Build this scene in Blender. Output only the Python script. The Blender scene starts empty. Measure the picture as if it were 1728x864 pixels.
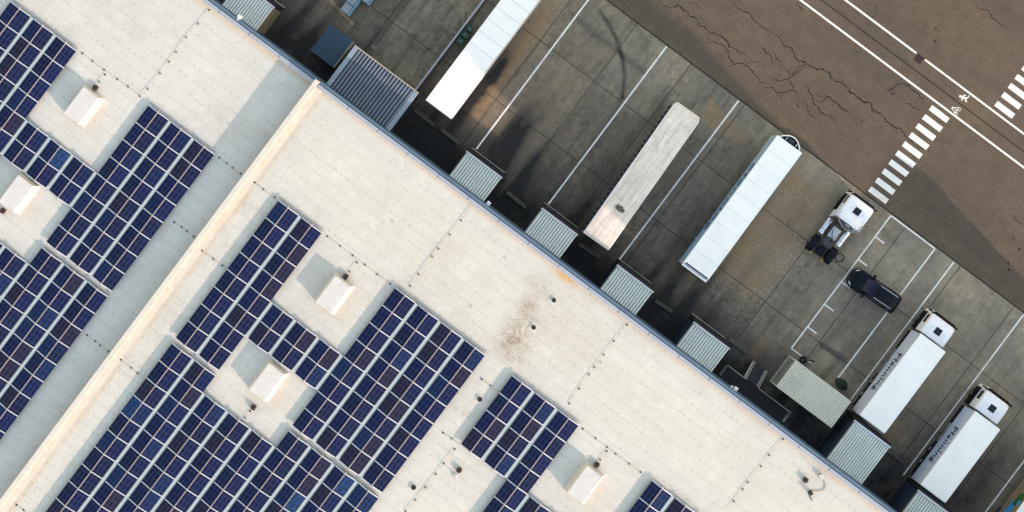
import bpy, math, random
import numpy as np
from mathutils import Vector, Matrix
random.seed(7)
R = math.radians
C = bpy.context.scene.collection
# ------------------------------------------------------------------ camera, sky, sun, exposure
F = 2316.0; CAMZ = 120.0; UN, VN = 853.2, 302.4
def X_(u, z=0): return (u-UN)*(CAMZ-z)/F
def Y_(v, z=0): return (v-VN)*(CAMZ-z)/F
def P(px, py, z=0):
    return (X_(.8*px+.6*py, z), Y_(.6*px-.8*py, z))
cam = bpy.data.cameras.new('camera'); co = bpy.data.objects.new('camera', cam); C.objects.link(co)
co.location = (0, 0, CAMZ); co.rotation_euler = (0, 0, R(36.87))
cam.sensor_width = 36; cam.lens = F/1728*36; cam.shift_y = -162/1728; cam.clip_end = 2000; cam.clip_start = 1
bpy.context.scene.camera = co
SUN_EL = 20.0; SX, SY = .984, -.176          # towards the sun, in the building's own axes
w = bpy.data.worlds.new('World'); bpy.context.scene.world = w; w.use_nodes = True
nt = w.node_tree; bg = nt.nodes['Background']; sky = nt.nodes.new('ShaderNodeTexSky')
sky.sky_type = 'NISHITA'; sky.sun_disc = False; sky.sun_elevation = R(SUN_EL); sky.sun_rotation = math.atan2(SX, SY)
sky.air_density = 3.2; sky.dust_density = .6; sky.ozone_density = 1.8
nt.links.new(sky.outputs[0], bg.inputs[0]); bg.inputs[1].default_value = .15
sl = bpy.data.lights.new('sun', 'SUN'); sl.energy = 2.0; sl.angle = R(.5); sl.color = (1, .81, .54)
so = bpy.data.objects.new('sun', sl); C.objects.link(so)
so.rotation_euler = Vector((SX*math.cos(R(SUN_EL)), SY*math.cos(R(SUN_EL)), math.sin(R(SUN_EL)))).to_track_quat('Z', 'Y').to_euler()
vs = bpy.context.scene.view_settings
vs.view_transform = 'Standard'; vs.look = 'None'; vs.gamma = 1; vs.use_curve_mapping = False; vs.exposure = 1.30
vs.use_white_balance = True; vs.white_balance_temperature = 6000; vs.white_balance_tint = 29

# ------------------------------------------------------------------ material helpers
class NT:
    def __init__(s, name):
        s.m = bpy.data.materials.new(name); s.m.use_nodes = True; s.t = s.m.node_tree
        s.b = s.t.nodes['Principled BSDF']; s.out = s.t.nodes['Material Output']
    def n(s, typ, **k):
        o = s.t.nodes.new(typ)
        for a, v in k.items():
            setattr(o, a, v)
        return o
    def l(s, a, b): s.t.links.new(a, b)
    def put(s, inp, v):
        if isinstance(v, (int, float, tuple)): inp.default_value = v
        else: s.l(v, inp)
    def math(s, op, a, b=0., c=None, clamp=False):
        o = s.n('ShaderNodeMath', operation=op); o.use_clamp = clamp
        s.put(o.inputs[0], a); s.put(o.inputs[1], b)
        if c is not None: s.put(o.inputs[2], c)
        return o.outputs[0]
    def mix(s, f, a, b, mode='MIX'):
        o = s.n('ShaderNodeMix', data_type='RGBA', blend_type=mode)
        s.put(o.inputs[0], f)
        for i, v in ((6, a), (7, b)):
            if isinstance(v, tuple) and len(v) == 3: v = v+(1,)
            s.put(o.inputs[i], v)
        return o.outputs[2]
    def coord(s): return s.n('ShaderNodeTexCoord').outputs['Object']
    def mapped(s, scale, vec=None, loc=(0, 0, 0)):
        o = s.n('ShaderNodeMapping'); s.l(vec or s.coord(), o.inputs[0])
        o.inputs['Scale'].default_value = scale; o.inputs['Location'].default_value = loc
        return o.outputs[0]
    def noise(s, scale, detail=4, rough=.55, vec=None, dist=0):
        o = s.n('ShaderNodeTexNoise'); s.l(vec or s.coord(), o.inputs['Vector'])
        o.inputs['Scale'].default_value = scale; o.inputs['Detail'].default_value = detail
        o.inputs['Roughness'].default_value = rough; o.inputs['Distortion'].default_value = dist
        return o.outputs[0]
    def ramp(s, v, a, b, lo=0., hi=1.):
        o = s.n('ShaderNodeMapRange'); s.put(o.inputs[0], v)
        for i, x in enumerate((a, b, lo, hi)): o.inputs[i+1].default_value = x
        return o.outputs[0]
    def bump(s, h, strength=.3, dist=.02):
        o = s.n('ShaderNodeBump'); o.inputs['Strength'].default_value = strength; o.inputs['Distance'].default_value = dist
        s.l(h, o.inputs['Height']); s.l(o.outputs[0], s.b.inputs['Normal'])
    def sep(s, v):
        o = s.n('ShaderNodeSeparateXYZ'); s.l(v, o.inputs[0]); return o.outputs
def mat(name, col, rough=.6, metal=0, vary=.18, scale=1.2, fine=12, dirt=None, dirt_amt=.4, coat=0, spec=.5):
    """painted / metal / rubber surface with uneven tone and grime"""
    s = NT(name)
    v = s.noise(scale, 5); v2 = s.noise(fine, 3)
    f = s.math('ADD', s.ramp(v, .25, .75, 1-vary, 1+vary), s.ramp(v2, .3, .7, -vary*.4, vary*.4))
    c = s.n('ShaderNodeVectorMath', operation='SCALE'); c.inputs[0].default_value = col; s.l(f, c.inputs['Scale'])
    c = c.outputs[0]
    if dirt:
        d = s.ramp(s.noise(scale*.7, 6, .65, dist=.6), .5, .75, 0, dirt_amt)
        c = s.mix(d, c, dirt)
    s.l(c, s.b.inputs['Base Color']); s.b.inputs['Roughness'].default_value = rough
    s.b.inputs['Metallic'].default_value = metal; s.b.inputs['Coat Weight'].default_value = coat
    s.b.inputs['Specular IOR Level'].default_value = spec
    return s.m
M = {}
M['white_paint'] = mat('white_paint', (.82, .84, .90), .35, vary=.03, scale=.8, dirt=(.5, .48, .44), dirt_amt=.2)
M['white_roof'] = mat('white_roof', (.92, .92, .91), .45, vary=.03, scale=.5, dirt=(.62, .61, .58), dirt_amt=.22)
M['white_side_skylit'] = mat('white_side_skylit', (.56, .64, .82), .4, vary=.05, scale=.8)  # white lorry sides with the blue skylight put into their colour
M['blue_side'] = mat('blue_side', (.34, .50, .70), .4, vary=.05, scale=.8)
M['steel'] = mat('steel', (.45, .46, .48), .35, .7, vary=.15)
M['chrome'] = mat('chrome', (.75, .76, .78), .22, .9, vary=.1, scale=3)
M['dark_steel'] = mat('dark_steel', (.035, .037, .042), .5, .2, vary=.3)
M['rubber'] = mat('rubber', (.010, .010, .012), .75, vary=.3, spec=.25)
M['black_plastic'] = mat('black_plastic', (.004, .005, .008), .5, vary=.25, spec=.15)
M['glass_dark'] = mat('glass_dark', (.008, .010, .018), .12, vary=.1, spec=.3)
M['navy'] = mat('navy', (.012, .022, .055), .55, vary=.3)
M['mudguard'] = mat('mudguard', (.002, .005, .010), .45, vary=.2, spec=.15)
M['curtain'] = mat('curtain', (.01, .018, .05), .5, vary=.3, dirt=(.05, .05, .06))
M['cladding'] = mat('cladding', (.12, .185, .27), .45, .2, vary=.08, scale=.3, dirt=(.1, .12, .15), dirt_amt=.3)
M['gutter_blue'] = mat('gutter_blue', (.10, .165, .25), .4, .2, vary=.12, scale=.3)
M['coping'] = mat('coping', (.38, .41, .46), .4, .3, vary=.08, scale=.4, dirt=(.4, .3, .16), dirt_amt=.25)
M['shelter_wall'] = mat('shelter_wall', (.022, .036, .065), .55, vary=.2)
M['shelter_beige'] = mat('shelter_beige', (.2, .17, .12), .6, vary=.2)
M['rib_groove'] = mat('rib_groove', (.36, .40, .40), .6, vary=.2, scale=2)
M['container_groove'] = mat('container_groove', (.42, .41, .35), .6, vary=.2, scale=2)
M['canopy_groove'] = mat('canopy_groove', (.05, .065, .085), .5, .1, vary=.2)
M['shelter_roof'] = mat('shelter_roof', (.78, .84, .82), .45, .1, vary=.1, scale=.9, fine=6, dirt=(.25, .27, .25), dirt_amt=.35)
M['canopy_roof'] = mat('canopy_roof', (.22, .26, .32), .4, .3, vary=.12, dirt=(.08, .09, .11), dirt_amt=.4)
M['canopy_trim'] = mat('canopy_trim', (.28, .34, .42), .4, .2, vary=.08)
M['trim_white'] = mat('trim_white', (.66, .66, .74), .4, .1, vary=.06, dirt=(.4, .38, .3), dirt_amt=.35)
M['beige_trim'] = mat('beige_trim', (.42, .38, .30), .6, vary=.2)
M['void'] = mat('void', (.01, .01, .013), .8, vary=.2)
M['container'] = mat('container', (.80, .79, .68), .5, .1, vary=.07, scale=.7, dirt=(.38, .34, .26), dirt_amt=.35)
M['container_end'] = mat('container_end', (.30, .31, .29), .55, .1, vary=.15, dirt=(.12, .12, .1))
M['blue_lid'] = mat('blue_lid', (.018, .052, .095), .45, vary=.22, scale=2, fine=20, dirt=(.02, .035, .05))
M['crate_blue'] = mat('crate_blue', (.05, .14, .24), .5, vary=.3, scale=4)
M['bin_green'] = mat('bin_green', (.008, .05, .035), .45, vary=.25, scale=3)
M['net_green'] = mat('net_green', (.003, .022, .010), .7, vary=.5, scale=5)
M['concrete_block'] = mat('concrete_block', (.09, .085, .075), .9, vary=.4, scale=3, dirt=(.03, .03, .03), dirt_amt=.8)
M['car_paint'] = mat('car_paint', (.002, .0045, .010), .3, vary=.15, spec=.16)
M['car_glass'] = mat('car_glass', (.003, .004, .022), .1, vary=.1, spec=.3)
M['lamp'] = mat('lamp', (.7, .72, .75), .15, .3, vary=.05)
M['amber'] = mat('amber', (.75, .42, .02), .3, vary=.1)
M['alu'] = mat('alu', (.54, .57, .62), .4, .25, vary=.08, scale=3)
M['ridge'] = mat('ridge', (.56, .47, .44), .45, .1, vary=.15, scale=4)
M['curb'] = mat('curb', (.56, .535, .48), .6, vary=.08, scale=1.5, dirt=(.52, .43, .28), dirt_amt=.3)
M['fillet'] = mat('fillet', (.44, .415, .37), .6, vary=.12, scale=1.5, dirt=(.42, .31, .16), dirt_amt=.45)
M['lid'] = mat('lid', (.56, .555, .55), .35, vary=.07, scale=1.3, dirt=(.34, .33, .31), dirt_amt=.4)
M['rust'] = mat('rust', (.07, .028, .014), .8, vary=.5, scale=9)
M['holder'] = mat('holder', (.02, .018, .018), .8, vary=.3)
M['wire'] = mat('wire', (.42, .38, .30), .5, .3, vary=.2)
M['letters'] = mat('letters', (.006, .014, .06), .4, vary=.1)
M['letters_blue'] = mat('letters_blue', (.012, .09, .24), .4, vary=.1)
M['tan'] = mat('tan', (.26, .19, .12), .5, vary=.15, scale=2)
M['print_blue'] = mat('print_blue', (.03, .28, .62), .5, vary=.2, scale=2)
M['print_green'] = mat('print_green', (.02, .12, .03), .6, vary=.7, scale=5, fine=9)
M['orange'] = mat('orange', (.6, .2, .05), .5, vary=.2)
M['render_grey'] = mat('render_grey', (.32, .33, .33), .8, vary=.1)
def corrugated_dark(): pass
def paint_mat():
    s = NT('road_paint')
    wv = s.noise(1.1, 6, .7); fi = s.noise(22, 4, .7)
    f = s.math('ADD', s.math('MULTIPLY', wv, .5), s.math('MULTIPLY', fi, .5))
    s.l(s.mix(s.ramp(f, .34, .50, .85, 0), (.82, .81, .78), (.26, .24, .22)), s.b.inputs['Base Color'])
    s.b.inputs['Roughness'].default_value = .7
    return s.m
M['paint'] = paint_mat()
def crack_mat():
    s = NT('crack_fill'); s.b.inputs['Base Color'].default_value = (.008, .006, .005, 1); s.b.inputs['Roughness'].default_value = .9
    return s.m
M['crack'] = crack_mat()
def fract_line(s, x, period, off, width):
    """1 on a thin line repeated every period"""
    t = s.math('FRACT', s.math('DIVIDE', s.math('SUBTRACT', x, off), period))
    d = s.math('MULTIPLY', s.math('ABSOLUTE', s.math('SUBTRACT', t, .5)), period)   # distance from mid
    return s.ramp(d, period/2-width, period/2-width*.5, 0, 1)
def yard_mat():
    s = NT('yard_concrete'); o = s.coord(); x, y, z = s.sep(o)
    at = s.n('ShaderNodeAttribute', attribute_name='mask'); r, g, b = s.sep(at.outputs['Vector'])
    at2 = s.n('ShaderNodeAttribute', attribute_name='slab'); sr, sg, sb = s.sep(at2.outputs['Vector'])
    big = s.noise(.22, 6, .6); mid = s.noise(1.3, 9, .74, dist=.7); fine = s.noise(11, 5, .75)
    streak = s.noise(1, 8, .68, vec=s.mapped((2.2, .22, 1)))
    c = s.mix(s.ramp(big, .3, .7), (.100, .091, .074), (.190, .158, .114))
    v = s.math('ADD', s.ramp(mid, .28, .72, -.55, .55), s.ramp(fine, .3, .7, -.34, .34))
    v = s.math('ADD', v, s.ramp(streak, .3, .7, -.34, .34))
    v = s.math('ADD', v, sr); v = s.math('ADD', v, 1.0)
    sc = s.n('ShaderNodeVectorMath', operation='SCALE'); s.l(c, sc.inputs[0]); s.l(v, sc.inputs['Scale']); c = sc.outputs[0]
    n2 = s.ramp(mid, .25, .65, .35, 1.15)
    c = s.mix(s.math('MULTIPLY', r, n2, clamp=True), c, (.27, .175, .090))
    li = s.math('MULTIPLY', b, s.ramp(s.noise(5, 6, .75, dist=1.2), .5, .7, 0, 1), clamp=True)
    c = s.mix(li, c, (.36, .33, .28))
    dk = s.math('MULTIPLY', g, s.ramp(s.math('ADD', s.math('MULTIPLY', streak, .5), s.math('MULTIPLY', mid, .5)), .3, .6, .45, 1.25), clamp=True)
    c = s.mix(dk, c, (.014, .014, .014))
    # saw-cut slab joints and the odd small spot
    j = s.math('MAXIMUM', fract_line(s, x, 5.886, X_(770.6), .045), fract_line(s, y, 6.46, Y_(492), .045))
    j = s.math('MULTIPLY', j, s.ramp(mid, .3, .55, .55, .95))
    spot = s.ramp(s.noise(3.3, 2, .5, vec=s.mapped((1, 1, 1), loc=(4, 9, 0))), .76, .80, 0, .7)
    c = s.mix(s.math('MAXIMUM', j, spot), c, (.012, .011, .010))
    s.l(c, s.b.inputs['Base Color']); s.b.inputs['Roughness'].default_value = .82
    s.bump(fine, .25, .01)
    return s.m
def road_mat():
    s = NT('road_asphalt'); o = s.coord(); x, y, z = s.sep(o)
    at = s.n('ShaderNodeAttribute', attribute_name='mask'); r, g, b = s.sep(at.outputs['Vector'])
    big = s.noise(.12, 5, .6); mid = s.noise(.9, 6, .65); gr = s.noise(9, 6, .8); gr2 = s.noise(26, 2, .6)
    c = s.mix(s.ramp(big, .3, .7), (.084, .065, .050), (.106, .079, .058))
    v = s.math('ADD', s.ramp(gr, .3, .7, -.75, .75), s.ramp(gr2, .3, .7, -.5, .5))
    v = s.math('ADD', v, s.ramp(mid, .3, .7, -.16, .16)); v = s.math('ADD', v, 1)
    sc = s.n('ShaderNodeVectorMath', operation='SCALE'); s.l(c, sc.inputs[0]); s.l(v, sc.inputs['Scale']); c = sc.outputs[0]
    lane = s.noise(1, 5, .6, vec=s.mapped((.03, .55, 1)))
    c = s.mix(s.ramp(lane, .5, .72, 0, .35), c, (.045, .040, .037))
    patch = s.noise(.35, 3, .5, vec=s.mapped((1, 1.6, 1), loc=(31, 5, 0)))
    c = s.mix(s.ramp(patch, .64, .67, 0, .22), c, (.05, .042, .036))
    c = s.mix(s.math('MULTIPLY', r, s.ramp(mid, .3, .6, .3, 1), clamp=True), c, (.16, .12, .06))
    c = s.mix(s.math('MULTIPLY', g, s.ramp(mid, .3, .6, .4, 1), clamp=True), c, (.02, .018, .016))
    s.l(c, s.b.inputs['Base Color']); s.b.inputs['Roughness'].default_value = .9; s.bump(gr, .5, .015)
    return s.m
def roof_mat(name, tone, phase):
    s = NT(name); o = s.coord(); x, y, z = s.sep(o)
    at = s.n('ShaderNodeAttribute', attribute_name='mask'); r, g, b = s.sep(at.outputs['Vector'])
    big = s.noise(.18, 6, .6); mid = s.noise(1.1, 6, .65, dist=.8); fine = s.noise(9, 4, .7)
    c = s.mix(s.ramp(big, .3, .7), tuple(t*.95 for t in tone), tuple(t*1.03 for t in tone))
    blot = s.ramp(mid, .3, .7, -.07, .06)
    v = s.math('ADD', s.math('ADD', blot, s.ramp(fine, .3, .7, -.06, .05)), 1)
    sc = s.n('ShaderNodeVectorMath', operation='SCALE'); s.l(c, sc.inputs[0]); s.l(v, sc.inputs['Scale']); c = sc.outputs[0]
    # welded seams every ~1.05 m along the roof, with fastener dimples and staggered cross laps
    seam = s.math('MULTIPLY', fract_line(s, y, 1.05, phase, .022), s.ramp(big, .35, .6, .15, .5))
    c = s.mix(seam, c, tuple(t*.72 for t in tone))
    row = fract_line(s, y, 1.05, phase+.09, .075)
    t = s.math('FRACT', s.math('DIVIDE', x, .62)); dot = s.ramp(s.math('ABSOLUTE', s.math('SUBTRACT', t, .5)), .06, .13, 1, 0)
    dn = s.noise(.55, 3, .6, vec=s.mapped((1, 3.1, 1)))
    dm = s.math('MULTIPLY', s.math('MULTIPLY', row, dot), s.ramp(dn, .4, .62, .05, .62))
    c = s.mix(dm, c, tuple(t*.5 for t in tone))
    br = s.n('ShaderNodeTexBrick'); s.l(s.mapped((1, 1, 1), loc=(0, -phase, 0)), br.inputs['Vector'])
    br.inputs['Scale'].default_value = 1; br.inputs['Brick Width'].default_value = 13.7; br.inputs['Row Height'].default_value = 1.05
    br.inputs['Mortar Size'].default_value = .014; br.inputs['Mortar Smooth'].default_value = .3; br.offset = .41
    c = s.mix(s.math('MULTIPLY', br.outputs['Fac'], s.ramp(mid, .4, .6, .1, .55)), c, (.26, .25, .22))
    # stains: r yellow-brown water marks, g dark silt
    c = s.mix(s.math('MULTIPLY', r, s.ramp(mid, .3, .62, .3, 1.1), clamp=True), c, (.55, .36, .14))
    sw = s.noise(1.9, 7, .72, dist=1.8)
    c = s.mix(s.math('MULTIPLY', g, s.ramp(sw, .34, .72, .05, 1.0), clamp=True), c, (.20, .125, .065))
    s.l(c, s.b.inputs['Base Color']); s.b.inputs['Roughness'].default_value = .6
    wn = s.noise(1, 4, .6, vec=s.mapped((1.5, .42, 1)), dist=1.1); wn2 = s.noise(1, 3, .6, vec=s.mapped((.5, 1.6, 1), loc=(7, 3, 0)), dist=.6)
    rid = s.ramp(s.math('ABSOLUTE', s.math('SUBTRACT', wn, .5)), .0, .035, 1, 0)
    rid = s.math('MULTIPLY', rid, s.ramp(wn2, .45, .6, 0, 1))
    h = s.math('ADD', s.math('MULTIPLY', rid, s.math('MULTIPLY', b, 1.1)), s.math('MULTIPLY', mid, .3))
    h = s.math('SUBTRACT', h, s.math('MULTIPLY', dm, .6))
    s.bump(h, .5, .035)
    return s.m
def panel_mat():
    s = NT('solar_cells'); x, y, z = s.sep(s.coord())
    oi = s.n('ShaderNodeObjectInfo').outputs['Random']
    cr = s.n('ShaderNodeValToRGB'); s.l(oi, cr.inputs[0]); e = cr.color_ramp.elements; cr.color_ramp.interpolation = 'CONSTANT'
    e[0].position = 0; e[0].color = (.0008, .002, .034, 1); e[1].position = .28; e[1].color = (.0006, .0014, .018, 1)
    for p_, c_ in ((.48, (.002, .004, .026)), (.60, (.013, .007, .010)), (.78, (.0008, .004, .042)), (.92, (.002, .014, .060)), (.985, (.006, .04, .12))):
        q = e.new(p_); q.color = c_+(1,)
    c = cr.outputs[0]
    nz = s.noise(2.2, 4, .6)
    cell = s.n('ShaderNodeTexVoronoi'); s.l(s.mapped((1/.158, 1/.158, 1)), cell.inputs['Vector']); cell.inputs['Scale'].default_value = 1; cell.inputs['Randomness'].default_value = 0
    tone = s.ramp(s.sep(cell.outputs['Color'])[0], 0, 1, .45, 1.55)
    sc = s.n('ShaderNodeVectorMath', operation='SCALE'); s.l(c, sc.inputs[0]); s.l(tone, sc.inputs['Scale']); c = sc.outputs[0]
    bus = fract_line(s, x, .052, .0, .010); gx = fract_line(s, x, .158, .079, .044); gy = fract_line(s, y, .158, .0, .034)
    c = s.mix(s.math('MULTIPLY', bus, .10), c, (.04, .06, .16))
    c = s.mix(s.math('MULTIPLY', s.math('MAXIMUM', gx, s.math('MULTIPLY', gy, .75)), .55), c, (.022, .034, .095))
    cg = s.math('MAXIMUM', fract_line(s, x, .33, .165, .05), fract_line(s, y, .54, .0, .045))
    c = s.mix(s.math('MULTIPLY', cg, .26), c, (.07, .085, .13))
    s.l(c, s.b.inputs['Base Color']); s.b.inputs['Roughness'].default_value = .5; s.b.inputs['Specular IOR Level'].default_value = .07; s.b.inputs['Specular Tint'].default_value = (.30, .38, .85, 1)
    return s.m
M['yard'] = yard_mat(); M['road'] = road_mat(); M['cells'] = panel_mat()
M['roof_high'] = roof_mat('membrane_high', (.545, .535, .495), .3); M['roof_low'] = roof_mat('membrane_low', (.535, .53, .50), .1)

# ------------------------------------------------------------------ mesh helpers
class MB:
    def __init__(s): s.v = []; s.f = []; s.mi = []; s.sm = []
    def add(s, vs, fs, mi=0, smooth=False):
        o = len(s.v); s.v += [tuple(v) for v in vs]
        for f in fs: s.f.append([i+o for i in f]); s.mi.append(mi); s.sm.append(smooth)
        return s
    def box(s, x0, x1, y0, y1, z0, z1, mi=0, rot=0, c=None):
        vs = [(x, y, z) for z in (z0, z1) for y in (y0, y1) for x in (x0, x1)]
        if rot:
            cx, cy = c or ((x0+x1)/2, (y0+y1)/2); a, b = math.cos(rot), math.sin(rot)
            vs = [(cx+(x-cx)*a-(y-cy)*b, cy+(x-cx)*b+(y-cy)*a, z) for x, y, z in vs]
        return s.add(vs, [(0, 2, 3, 1), (4, 5, 7, 6), (0, 1, 5, 4), (2, 6, 7, 3), (0, 4, 6, 2), (1, 3, 7, 5)], mi)
    def frustum(s, b, t, z0, z1, mi=0):
        vs = [(b[0], b[2], z0), (b[1], b[2], z0), (b[1], b[3], z0), (b[0], b[3], z0), (t[0], t[2], z1), (t[1], t[2], z1), (t[1], t[3], z1), (t[0], t[3], z1)]
        return s.add(vs, [(3, 2, 1, 0), (4, 5, 6, 7), (0, 1, 5, 4), (1, 2, 6, 5), (2, 3, 7, 6), (3, 0, 4, 7)], mi)
    def cyl(s, p, q, r, n=14, mi=0, r2=None, caps=True):
        p, q = Vector(p), Vector(q); d = (q-p).normalized(); a = d.orthogonal().normalized(); b = d.cross(a); r2 = r if r2 is None else r2
        vs = [p+(a*math.cos(2*math.pi*i/n)+b*math.sin(2*math.pi*i/n))*r for i in range(n)]+[q+(a*math.cos(2*math.pi*i/n)+b*math.sin(2*math.pi*i/n))*r2 for i in range(n)]
        s.add(vs, [(i, (i+1) % n, n+(i+1) % n, n+i) for i in range(n)], mi, True)
        if caps: s.add(vs, [tuple(range(n-1, -1, -1)), tuple(range(n, 2*n))], mi)
        return s
    def tube(s, pts, r, n=8, mi=0, closed=False):
        pts = [Vector(p) for p in pts]; rings = []; N = len(pts)
        for i, p in enumerate(pts):
            a = pts[(i-1) % N] if (i or closed) else p; b = pts[(i+1) % N] if (i < N-1 or closed) else p
            d = (b-a).normalized(); u = d.cross(Vector((0, 0, 1)));
            if u.length < .01: u = Vector((1, 0, 0))
            u.normalize(); w_ = d.cross(u)
            rings.append([p+(u*math.cos(2*math.pi*k/n)+w_*math.sin(2*math.pi*k/n))*r for k in range(n)])
        vs = [v for rg in rings for v in rg]; fs = []
        for i in range(N if closed else N-1):
            j = (i+1) % N
            for k in range(n): fs.append((i*n+k, i*n+(k+1) % n, j*n+(k+1) % n, j*n+k))
        return s.add(vs, fs, mi, True)
    def loft(s, rings, mi=0, smooth=True, caps=True):
        n = len(rings[0]); vs = [v for r in rings for v in r]; fs = []
        for i in range(len(rings)-1):
            for k in range(n): fs.append((i*n+k, i*n+(k+1) % n, (i+1)*n+(k+1) % n, (i+1)*n+k))
        s.add(vs, fs, mi, smooth)
        if caps:
            s.add(rings[0], [tuple(range(n-1, -1, -1))], mi); s.add(rings[-1], [tuple(range(n))], mi)
        return s
    def sheet(s, poly, z, mi=0): return s.add([(x, y, z) for x, y in poly], [tuple(range(len(poly)))], mi)
    def build(s, name, mats, parent=None, bevel=0, loc=None):
        me = bpy.data.meshes.new(name); me.from_pydata(s.v, [], s.f)
        for m in (mats if isinstance(mats, (list, tuple)) else [mats]): me.materials.append(m)
        me.polygons.foreach_set('material_index', s.mi); me.polygons.foreach_set('use_smooth', s.sm); me.update()
        o = bpy.data.objects.new(name, me); C.objects.link(o)
        if parent: o.parent = parent
        if loc: o.location = loc
        if bevel:
            b = o.modifiers.new('bevel', 'BEVEL'); b.width = bevel; b.segments = 2; b.limit_method = 'ANGLE'; b.angle_limit = R(40)
        return o
def rrect(hw, z0, z1, y, r, n=4, hb=None, cx=0):
    """rounded cross-section at station y; hw half width at top, hb at bottom"""
    hb = hb or hw; pts = []
    r = min(r, (z1-z0)/2*.98, hw*.98)
    for qx, qz, a0 in ((1, 1, 0), (-1, 1, 90), (-1, -1, 180), (1, -1, 270)):
        for k in range(n+1):
            a = R(a0+90*k/n); h = hw if qz > 0 else hb
            pts.append((cx+qx*(h-r)+r*math.cos(a), y, (z1-r if qz > 0 else z0+r)+r*math.sin(a)))
    return pts
def tag(o, label=None, cat=None, group=None, kind=None):
    for k, v in (('label', label), ('category', cat), ('group', group), ('kind', kind)):
        if v: o[k] = v
    return o
def empty(name, loc, rz=0, label=None, cat=None, group=None):
    o = bpy.data.objects.new(name, None); C.objects.link(o); o.location = loc; o.rotation_euler = (0, 0, rz)
    o.empty_display_size = .3
    return tag(o, label, cat, group)
def copy_tree(o, parent=None):
    c = o.copy(); C.objects.link(c); c.parent = parent
    for ch in list(o.children): copy_tree(ch, c)
    return c
def struct(name, mb, m, **k): return tag(mb.build(name, m, **k), kind='structure')

# numpy noise and stain masks ----------------------------------------------------------
def vnoise(x, y, scale, seed):
    rng = np.random.RandomState(seed); g = rng.rand(256, 256)
    x = x*scale+500; y = y*scale+500; xi = np.floor(x).astype(int); yi = np.floor(y).astype(int); fx = x-xi; fy = y-yi
    fx = fx*fx*(3-2*fx); fy = fy*fy*(3-2*fy)
    q = lambda a, b: g[a % 256, b % 256]
    return (q(xi, yi)*(1-fx)+q(xi+1, yi)*fx)*(1-fy)+(q(xi, yi+1)*(1-fx)+q(xi+1, yi+1)*fx)*fy
def fbm(x, y, scale, seed, o=4):
    t = 0; a = .5; n = 0
    for i in range(o): t = t+a*vnoise(x, y, scale*2**i, seed+i); n += a; a *= .55
    return t/n
def sstep(a, b, x):
    t = np.clip((x-a)/(b-a), 0, 1); return t*t*(3-2*t)
def blob(x, y, px, py, ru, rv, z=0, rot=0):
    cx, cy = P(px, py, z); dx, dy = x-cx, y-cy; a, b = math.cos(rot), math.sin(rot)
    k = (CAMZ-z)/F
    return np.exp(-(((dx*a+dy*b)/(ru*k))**2+((-dx*b+dy*a)/(rv*k))**2))
def segs(x, y, pts, wd, z=0):
    d = np.full(x.shape, 1e9); pw = [P(a, b, z) for a, b in pts]
    for (ax, ay), (bx, by) in zip(pw, pw[1:]):
        L = (bx-ax)**2+(by-ay)**2; t = np.clip(((x-ax)*(bx-ax)+(y-ay)*(by-ay))/L, 0, 1)
        d = np.minimum(d, np.hypot(x-ax-t*(bx-ax), y-ay-t*(by-ay)))
    return np.exp(-(d/wd)**2)
def grid(name, x0, x1, y0, y1, step, z, m, masks, parent=None, kind=None):
    nx = int((x1-x0)/step)+1; ny = int((y1-y0)/step)+1
    gx, gy = np.meshgrid(np.linspace(x0, x1, nx), np.linspace(y0, y1, ny)); gx = gx.ravel(); gy = gy.ravel()
    co_ = np.stack([gx, gy, np.full(gx.shape, float(z))], 1).astype(np.float32)
    i = (np.arange(ny-1)[:, None]*nx+np.arange(nx-1)[None]).ravel()
    f = np.stack([i, i+1, i+nx+1, i+nx], 1).astype(np.int32)
    me = bpy.data.meshes.new(name); me.vertices.add(len(co_)); me.vertices.foreach_set('co', co_.ravel())
    me.loops.add(f.size); me.loops.foreach_set('vertex_index', f.ravel())
    me.polygons.add(len(f)); me.polygons.foreach_set('loop_start', np.arange(0, f.size, 4, dtype=np.int32))
    me.update(calc_edges=True)
    for nm, arr in masks(gx, gy).items():
        a = me.attributes.new(nm, 'FLOAT_VECTOR', 'POINT')
        a.data.foreach_set('vector', np.stack([np.clip(c, -1, 1.5)*np.ones(gx.shape) for c in arr], 1).astype(np.float32).ravel())
    me.materials.append(m); o = bpy.data.objects.new(name, me); C.objects.link(o)
    if parent: o.parent = parent
    if kind: o['kind'] = kind
    return o

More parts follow.
